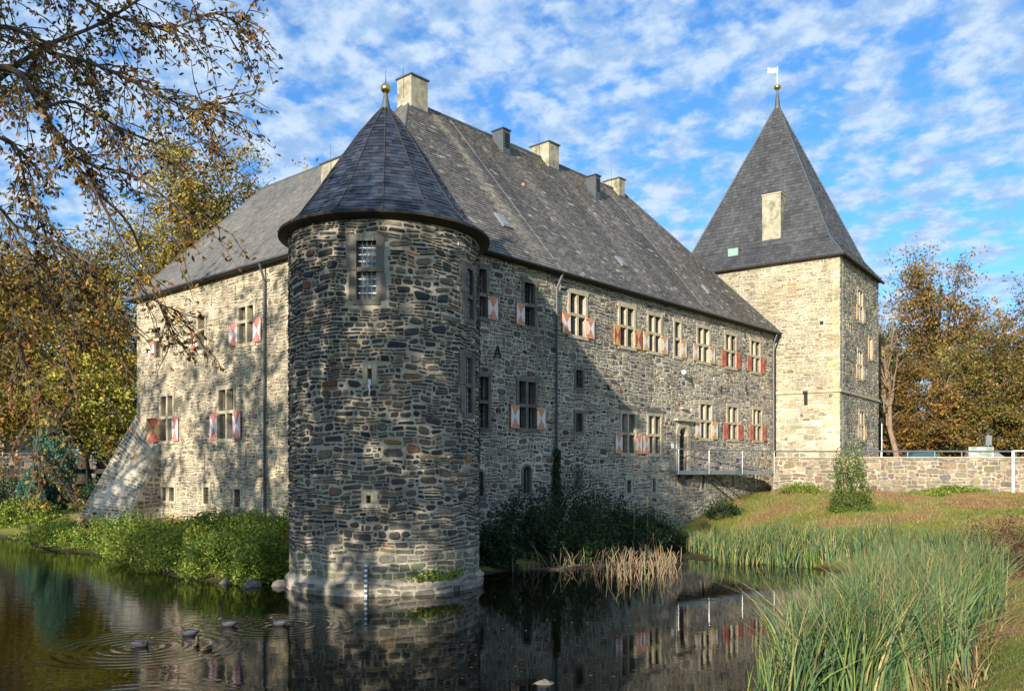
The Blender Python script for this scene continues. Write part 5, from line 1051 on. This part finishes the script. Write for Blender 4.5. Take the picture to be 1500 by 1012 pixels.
# ---- reeds
def blades(cx_, cy_, h, lean, w, cols, nseg=5, sd=1):
    rr = np.random.default_rng(sd); n = len(cx_); z0 = np.maximum(ground_z(cx_, cy_), -.15) - .05; ph = 3.2 * np.sin(cx_ * 1.9 + 2 * np.sin(cy_ * 1.1)) + rr.normal(0, .8, n); ld = lean * rr.uniform(.2, 1.6, n) * np.where(rr.random(n) < .16, 2.1, 1); wx = rr.uniform(0, np.pi, n)
    bias = .35; dx = np.cos(ph) * ld + bias * lean * .8; dy = np.sin(ph) * ld; faces = []; cs = []; prev = None
    for i in range(nseg + 1):
        t = i / nseg; c = np.c_[cx_ + dx * h * t ** 2, cy_ + dy * h * t ** 2, z0 + h * (t - .18 * ld * t ** 3)]; ww = (w * (1 - t ** 2.2) + .001) if not np.isscalar(w) else w * (1 - t ** 2.2) + .001
        e_ = np.c_[np.cos(wx), np.sin(wx), np.zeros(n)] * np.reshape(ww, (-1, 1)); cur = (c - e_, c + e_)
        if prev is not None: faces.append(np.stack([prev[0], prev[1], cur[1], cur[0]], 1)); 
        if prev is not None:
            tip = np.clip((t - .75) * 2.0, 0, .5) * (rr.random(n) < .4); base = np.clip(.3 - t, 0, .3) * 1.6
            cc = cols * (1 - tip[:, None]) + np.array((.26, .19, .08)) * tip[:, None]; cc = cc * (1 - base) + np.array((.18, .17, .05)) * base; cs.append(cc)
        prev = cur
    return np.concatenate(faces), np.concatenate(cs)
def reed_bed(name, poly, n, h, w, label, pal, pw, sd, lean=.22, clump=.35, cat='reeds'):
    rr = np.random.default_rng(sd); xs_ = np.array([p[0] for p in poly]); ys_ = np.array([p[1] for p in poly]); pts = []
    while len(pts) < n // 8:
        x, y = rr.uniform(xs_.min(), xs_.max()), rr.uniform(ys_.min(), ys_.max())
        if in_poly(x, y, poly): pts.append((x, y))
    pts = np.repeat(np.array(pts), 8, 0) + rr.normal(0, clump * .35, (len(pts) * 8, 2)); m_ = len(pts); pal = np.array(pal); cols = pal[rr.choice(len(pal), m_, p=np.array(pw) / sum(pw))] * rr.uniform(.7, 1.25, (m_, 1))
    hh = h * rr.uniform(.6, 1.12, m_) * (1 + .12 * np.sin(pts[:, 0] * 1.3) * np.cos(pts[:, 1] * .9)); v, c = blades(pts[:, 0], pts[:, 1], hh, lean, w * rr.uniform(.6, 1.25, m_), cols, sd=sd)
    o = link(name, fast_mesh(name, v, 4, c), 'reed'); tag(o, label, cat, kind='stuff'); return o
RG = [(.09, .165, .06), (.14, .21, .08), (.05, .115, .05), (.2, .26, .06), (.36, .28, .13)]; RW = [4, 4, 3, 1.4, 1.7]
reed_bed('near_reeds', [(3.9, 12.2), (7.2, 13.8), (9.0, 17.2), (11.6, 20.5), (12.9, 23.0), (11.8, 25), (10.0, 24.2), (8.8, 21.5), (6.8, 18), (4.8, 15.0)], 7800, 1.85, .016, 'tall green cattail reeds in the near right corner of the moat', RG, RW, 201, lean=.36, clump=.45)
reed_bed('reed_litter', [(4.2, 12.6), (7.4, 13.6), (9.3, 17), (12, 20.5), (13.0, 23.0), (11.8, 25), (10.0, 24.2), (8.8, 21.5), (6.8, 18), (5.0, 15.0)], 3200, .75, .013, 'brown broken leaves and straw at the foot of the near reeds', [(.3, .22, .1), (.2, .14, .06), (.14, .15, .05)], [3, 3, 1.5], 205, lean=.9)
reed_bed('sparse_reeds', [(3.6, 12.6), (5.2, 13.0), (6.0, 16.5), (4.6, 15.5)], 260, 1.15, .014, 'thin short reeds standing in open water left of the tall bed', [RG[0], RG[3]], [2, 2], 202)
reed_bed('far_reeds', [(8.3, 33.6), (10.5, 32.0), (13.2, 31.6), (15.5, 34.5), (12, 36.5), (9.0, 38.5), (8.2, 40)], 3000, .95, .02, 'band of grey-green reeds along the far bank below the lawn', [(.07, .13, .055), (.095, .16, .065), (.2, .26, .05), (.3, .24, .1)], [3, 3, 2, 1.4], 203, clump=.7, lean=.3)
reed_bed('far_reeds', [(12.3, 28), (15.5, 27.5), (16.5, 30), (15, 32), (13, 31)], 1300, 1.1, .02, 'grey-green reeds behind the near bed at the right', [(.07, .13, .055), (.095, .16, .065), (.14, .18, .045), (.2, .17, .07)], [3, 3, 2, 1], 204)
# dead cut stalks in the shallow water
rr = random.Random(8); m = MB()
for i in range(260):
    while True:
        x, y = rr.uniform(-.6, 7.2), rr.uniform(26.5, 38.5)
        if in_poly(x, y, [(-.6, 30.8), (1.5, 30.4), (3.6, 28.2), (5.4, 27.8), (6.9, 35), (6.4, 38.3), (3, 34), (1, 32.2)]): break
    h = rr.uniform(.15, .7) * (1.5 if rr.random() < .12 else 1); t = rr.gauss(0, .28)
    m.col = tuple(v * rr.uniform(.8, 1.3) for v in (.25, .185, .105)); m.tube([(x, y, -.1), (x + t * h * .5, y + rr.gauss(0, .1) * h, h * .5), (x + t * h * rr.choice((1, 1.4)), y, h)], [.02, .017, .01], 4)
for i in range(60):
    x = rr.uniform(-.5, 5.5); y = 31.5 + x * .35 + rr.gauss(0, .3); a = rr.gauss(0, .25); l = rr.uniform(.4, 1.4); m.col = tuple(v * rr.uniform(.8, 1.2) for v in (.24, .185, .1)); m.tube([(x, y, .02), (x + l, y + a, .03 + rr.uniform(0, .08))], [.016, .008], 4)
o = m.build('dead_stalks', 'reed'); tag(o, 'straw coloured broken reed stalks standing in the shallow water before the dark shrubs', 'reed stalks', kind='stuff')
# grass on the lawns
def grass(name, xr, yr, n, h, w, label, sd, keep):
    g = np.random.default_rng(sd); x = g.uniform(*xr, n * 3); y = g.uniform(*yr, n * 3); z = ground_z(x, y); k = keep(x, y, z); x, y = x[k][:n], y[k][:n]
    pal = np.array([(.13, .18, .03), (.2, .22, .04), (.3, .23, .09), (.08, .13, .02), (.3, .16, .08)]); f = np.array([mnoise.noise(Vector((a * .45, b * .3, sd))) for a, b in zip(x, y)]) + g.normal(0, .16, len(x))
    z = z[k][:n]; cols = pal[np.select([f < -.18, f < .0, f < .14, f < .3], [3, 0, 1, 2], 4)] if name != 'lawn_grass' else pal[np.select([f + (z - 1.3) * .35 < -.25, f + (z - 1.3) * .35 < -.02, f + (z - 1.3) * .35 < .12, f + (z - 1.3) * .35 < .3], [0, 1, 1, 2], 4)] * g.uniform(.7, 1.25, (len(x), 1))
    v, c = blades(x, y, h * g.uniform(.5, 1.3, len(x)), .5, w * np.ones(len(x)), cols, nseg=2, sd=sd); tag(link(name, fast_mesh(name, v, 4, c), 'reed'), label, 'grass', kind='stuff')
grass('near_grass', (3.5, 18), (6.5, 26), 70000, .10, .006, 'short sunlit grass on the near bank at the lower right', 301, lambda x, y, z: (z > .0) & (x / y > .34) & (x / y < .68))
grass('lawn_grass', (7, 33), (33, 54.4), 70000, .17, .014, 'rough dry grass of the slope below the retaining wall', 302, lambda x, y, z: (z > .15) & (y < 50.9) & ((x + 4.33) * nR[0] + (y - 31) * nR[1] > .3))
grass('bank_grass', (-30, -6), (26, 46), 16000, .22, .014, 'grass and weeds of the castle bank between the bushes', 303, lambda x, y, z: (z > .05) & ((x + 4.33) * nL[0] + (y - 31) * nL[1] > .2))
# fallen leaves floating on the moat
n = 420; x = rng.uniform(-9, 8, n); y = rng.uniform(14.3, 30, n); k = (ground_z(x, y) < -.1) & (np.hypot(x - TC[0], y - TC[1]) > 3.4); x, y = x[k], y[k]; n = len(x); s = rng.uniform(.015, .05, n); a = rng.uniform(0, 6.28, n)
ca, sa = np.cos(a) * s, np.sin(a) * s; zf = np.full(n, .012); v = np.stack([np.c_[x - ca, y - sa, zf], np.c_[x + sa * .6, y - ca * .6, zf + .006], np.c_[x + ca, y + sa, zf], np.c_[x - sa * .6, y + ca * .6, zf + .004]], 1)
tag(link('floating_leaves', fast_mesh('floating_leaves', v, 4, np.array([(.25, .15, .06), (.3, .24, .14), (.12, .09, .04)])[rng.choice(3, n)]), 'leaf'), 'scattered fallen leaves floating on the dark water', 'leaves', kind='stuff')

# ================================================================= SMALL THINGS
def duck(k, y, head, label, drake=True, scale=1.0):
    x = k * y; t = empty('duck', (x, y, 0), label, 'duck', 'ducks swimming on the moat')
    ca, sa = math.cos(head), math.sin(head)
    T = lambda a, b, z: (x + (a * ca - b * sa) * scale, y + (a * sa + b * ca) * scale, z * scale)
    def ell(m, rows, c, n=10):
        vs = []; fs = []
        for (a, z, ry, rz) in rows:
            for i in range(n): th = 2 * math.pi * i / n; vs.append(T(a, ry * math.cos(th), z + rz * math.sin(th)))
        for j in range(len(rows) - 1):
            for i in range(n): q = (i + 1) % n; fs.append((j * n + i, j * n + q, (j + 1) * n + q, (j + 1) * n + i))
        fs += [tuple(range(n))[::-1], tuple((len(rows) - 1) * n + i for i in range(n))]; m.col = c; m.add(vs, fs)
    m = MB(); bc = (.04, .04, .043) if drake else (.15, .1, .06)
    ell(m, [(-.27, .12, .012, .01), (-.2, .085, .05, .04), (-.1, .06, .09, .08), (.02, .055, .105, .09), (.12, .055, .09, .08), (.18, .07, .05, .06)], bc)
    o = m.build('body', 'duck', t, smooth=True)
    m = MB(); ell(m, [(.10, .08, .05, .05), (.15, .13, .035, .04), (.17, .18, .032, .035), (.18, .215, .04, .04), (.21, .22, .035, .033), (.235, .215, .018, .018)], (.015, .05, .03) if drake else (.12, .08, .05)); m.build('head', 'duck', t, smooth=True)
    m = MB(); ell(m, [(.23, .21, .016, .012), (.26, .205, .018, .008), (.29, .203, .012, .004)], (.4, .3, .06)); m.build('beak', 'duck', t)
    for s in (-1, 1):
        m = MB(); vs = []; ell(m, [(-.22, .11, .006, .006), (-.14, .10, .02, .035), (-.02, .095, .022, .05), (.08, .09, .014, .03)], (.055, .06, .075)); 
        m.v = [tuple(Vector(v) + (Vector(T(0, s * .075, 0)) - Vector(T(0, 0, 0)))) for v in m.v]; m.build('wing', 'duck', t, smooth=True)
duck(-.434, 17.6, .3, 'grey drake in the middle of the ring of ripples at the left', True, 0.8); duck(-.377, 18.8, 3.25, 'dark headed drake swimming left, second from the left', True, .85); duck(-.331, 19.9, 3.2, 'pale backed duck above the two dark ones, heading left', True, .85)
duck(-.2714, 20.0, 3.0, 'whitish duck nearest the round tower reflection', True, .85); duck(-.369, 17.7, 1.9, 'small brown duck turned away, left of a pair', False, .65); duck(-.356, 17.3, 1.3, 'small dark duck turned away, right of a pair', False, .65)
# gauge staff
gs = empty('gauge_staff', (PT(-.53, 0, .35)[0], PT(-.53, 0, .35)[1], 0), 'white and blue striped water gauge staff on the round tower foot', 'gauge')
for i in range(20):
    m = MB(); m.pbox(PT, -.575, -.495, -.5 + i * .072, -.5 + (i + 1) * .072, .17, .21); m.build('stripe', 'white' if i % 2 else 'gauge_blue', gs)
m = MB(); m.pbox(PT, -.56, -.52, .5, .8, .0, .17); m.build('bracket', 'iron', gs)
# plants on the plinth ledge
c = np.array([PT(u_, .42 + abs(rng.normal(0, .14)), .05 + rng.uniform(0, .2)) for u_ in np.r_[rng.normal(1.35, .35, 260), rng.normal(2.2, .25, 120)]])
tag(leaves_obj('ledge_weeds', c, .06, LG, LGW), 'yellow-green weeds growing on the ledge of the round tower foot', 'weeds')
# rocks at the water's edge
def rock(x, y, z, s, lb, sd):
    q = random.Random(sd); m = MB(); n = 8; vs = []; fs = []
    for j, (rr_, zz2) in enumerate(((.7, -.5), (1, -.1), (.85, .35), (.4, .6))):
        for i in range(n): a = 2 * math.pi * i / n; k = rr_ * q.uniform(.8, 1.15); vs.append((x + s * k * math.cos(a) * 1.3, y + s * k * math.sin(a), z + s * zz2 * q.uniform(.8, 1.2)))
    for j in range(3):
        for i in range(n): p = (i + 1) % n; fs.append((j * n + i, j * n + p, (j + 1) * n + p, (j + 1) * n + i))
    fs.append(tuple(3 * n + i for i in range(n))); m.add(vs, fs); tag(m.build('rock', 'rock'), lb, 'rock', 'rocks along the water edge')
for i, (x, y, s, lb) in enumerate([(-7.3, 27.0, .24, 'flat grey rock touching the round tower at the water line'), (-8.2, 26.9, .26, 'grey rock second from the round tower'), (-9.1, 27.5, .22, 'small grey rock third from the round tower'), (-30.5, 44.5, .5, 'boulder on the far left shore'), (-28.5, 44.6, .4, 'smaller boulder right of the one on the far left shore'), (8.8, 43.6, .35, 'pale stone in the gap between dark bushes and lawn'), (9.4, 44.3, .3, 'pale stone furthest back in the gap below the door'), (8.2, 44.3, .26, 'pale stone leaning on the facade foot')]): rock(x, y, max(0, gz(x, y)) + .02, s, lb, 400 + i)
rock(.55, 14.55, -.05, .16, 'reddish stone just breaking the water at the bottom of the picture', 420)
# two stakes
for x, y, h, lb in ((6.1, 38.6, 2.6, 'thin pale stake standing before the dark shrubs, right of two'), (5.45, 38.3, 1.9, 'dark short stake standing before the dark shrubs, left of two')):
    m = MB(); m.tube([(x, y, -.2), (x + .03, y, h)], [.035, .02], 6); tag(m.build('stake', 'bark_pale'), lb, 'stake')
# notice board, traffic sign and lamp post on the terrace
nb = empty('notice_board', (30.1, 55.0, 3.6), 'white notice board on posts behind the railing', 'sign')
m = MB(); m.box(29.35, 30.95, 54.95, 55.02, 4.40, 5.17); m.build('panel', 'board_reflection', nb)
m = MB(); m.tube([(29.5, 55.06, 3.6), (29.5, 55.06, 5.15)], .04, 6); m.build('post', 'steel', nb); m = MB(); m.tube([(30.8, 55.06, 3.6), (30.8, 55.06, 5.15)], .04, 6); m.build('post', 'steel', nb)
ts = empty('road_sign', (32.3, 58, 3.6), 'small grey-backed road sign above the notice board', 'sign')
m = MB(); m.tube([(32.3, 58, 3.6), (32.3, 58, 6.1)], .035, 6); m.build('post', 'steel', ts); m = MB(); m.box(32.1, 32.5, 57.94, 57.96, 5.36, 6.02); m.build('plate', 'zinc', ts)
lp_ = empty('lamp_post', (26.8, 62, 3.6), 'slim grey street lamp right of the square tower', 'lamp'); m = MB(); m.tube([(26.8, 62, 3.6), (26.8, 62, 7.1)], [.06, .04], 8); m.build('pole', 'steel', lp_); m = MB(); m.lathe([(.02, 0), (.17, .05), (.2, .3), (.1, .4), (.001, .42)], (26.8, 62, 7.05), 10); m.build('lantern', 'iron', lp_)
def car(x, y, c, label):
    z = gz(x, y); t = empty('parked_car', (x, y, z), label, 'car', 'cars parked behind the terrace')
    prof = [(-2.1, .3), (-2.15, .75), (-1.95, .95), (-1.35, 1.0), (-.85, 1.42), (.75, 1.45), (1.35, 1.02), (2.0, .9), (2.15, .65), (2.1, .3)]
    m = MB(); m.col = c; n = len(prof); vs = []
    for s_, k in ((-.85, 1), (.85, 1)):
        for a, b in prof: vs.append((x + a, y + s_ * (.86 if b > 1.1 else 1), z + b))
    m.add(vs, [tuple(range(n))[::-1] if False else tuple(range(n)), tuple(range(2 * n - 1, n - 1, -1))] + [(i, (i + 1) % n, n + (i + 1) % n, n + i) for i in range(n)]); m.build('body', 'car_paint', t)
    m = MB(); m.add([(x - 1.2, y - .77, z + 1.02), (x + 1.15, y - .77, z + 1.02), (x + .7, y - .75, z + 1.36), (x - .8, y - .75, z + 1.36)], [(0, 1, 2, 3)]); m.build('side_window', 'glass_dark', t)
    for a in (-1.3, 1.3):
        m = MB(); m.lathe([(.001, -.1), (.32, -.1), (.32, .1), (.001, .1)], (0, 0, 0), 14); o = m.build('wheel', 'tyre', t); o.rotation_euler = (R_(90), 0, 0); o.location = (a, -.85, .32)
car(33.2, 69.5, (.03, .09, .12), 'dark teal car nearest the lamp post'); car(38.6, 70, (.2, .21, .225), 'silver car in the middle of the parked row'); car(44.3, 70, (.12, .2, .42), 'blue car right of the silver one')
# far left: dark footbridge, masonry pier, house
lb = empty('side_bridge', (-27, 54.5, 4), 'dark footbridge with thin railings behind the buttress', 'footbridge')
m = MB(); m.box(-33, -22, 55.0, 56.3, 3.5, 3.68); m.build('deck', 'dark_wood', lb)
m = MB(); m.box(-33, -22, 54.95, 55.0, 3.45, 3.75); m.build('edge_beam', 'dark_wood', lb)
m = MB(); m.tube([(-33, 55, 4.75), (-22, 55, 4.75)], .025, 6); m.tube([(-33, 55, 4.25), (-22, 55, 4.25)], .015, 6); m.build('rail', 'steel', lb)
for x in (-31, -29, -27, -25, -23): m = MB(); m.tube([(x, 55, 3.6), (x, 55, 4.75)], .022, 6); m.build('post', 'steel', lb)
m = MB(); m.tube([(-27.3, 54.9, .8), (-27.3, 54.9, 3.7)], .07, 8); m.build('support', 'steel', lb); m = MB(); m.tube([(-23.9, 54.9, .8), (-23.9, 54.9, 3.5)], .05, 8); m.build('support', 'steel', lb)
gw = empty('outer_wall', (-30, 62, 2), 'shadowed rubble wall behind the dark footbridge', 'wall'); m = MB(); m.box(-38, -18, 61.6, 62.4, 0, 4.7); cr_ = m.build('wall_core', 'sandstone_dark', gw)
PG = lambda u, z, h=0.0: (-38 + u, 61.6 - h, z); lay_stones([(PG, courses(0, 20, .8, 4.65, .2, .35, .35, .8, [], seed=61), PAL_TOWER, cr_, None)], None, n_single=0, gap=.03, proud=.04)
hs_ = empty('stone_house', (-42, 66, 2), 'grey stone house with a dark window half hidden at the left edge', 'house')
PH = lambda u, z, h=0.0: (-50 + u, 64.0 - h, z)
hw = [(6.3, 7.4, 4.6, 6.4), (9.6, 10.6, 4.6, 6.4), (2.5, 3.6, 4.6, 6.4)]; m = wall_sheet(PH, 0, 13, 0, 8, hw); m.add([PH(13, 0, 0), PH(13, 0, -8), PH(13, 8, -8), PH(13, 8, 0)], [(0, 1, 2, 3)]); hwall = m.build('wall', 'mortar_grey', hs_)
lay_stones([(PH, courses(0, 13, 1.2, 8, .2, .35, .3, .7, [(a - .15, b + .15, c - .15, d + .2) for a, b, c, d in hw], seed=62), PAL_LONG, hwall, None)], None, n_single=0, gap=.03, proud=.03)
for a, b, c, d in hw: cross_window(hs_, PH, a, b, c, d, (c + d) / 2, 1, None, None, 'glass_dark')
m = MB(); m.add([PH(-.4, 7.9, .4), PH(13.4, 7.9, .4), PH(13.4, 13, -4), PH(-.4, 13, -4), PH(-.4, 7.9, -8.4), PH(13.4, 7.9, -8.4)], [(0, 1, 2, 3), (3, 2, 5, 4)]); m.build('roof', 'slate_base', hs_)
m = MB(); p, q = Vector((-29, 47, 9.4)), Vector(PL(-19.9, 9.0, .1)); m.tube([p.lerp(q, i / 10) + Vector((0, 0, -.45 * math.sin(math.pi * i / 10))) for i in range(11)], .014, 4); m.tube([Vector((-60, 52, 11)), p], .014, 4); tag(m.build('cable', 'iron'), 'thin cable hanging from the castle corner to the left', 'cable')
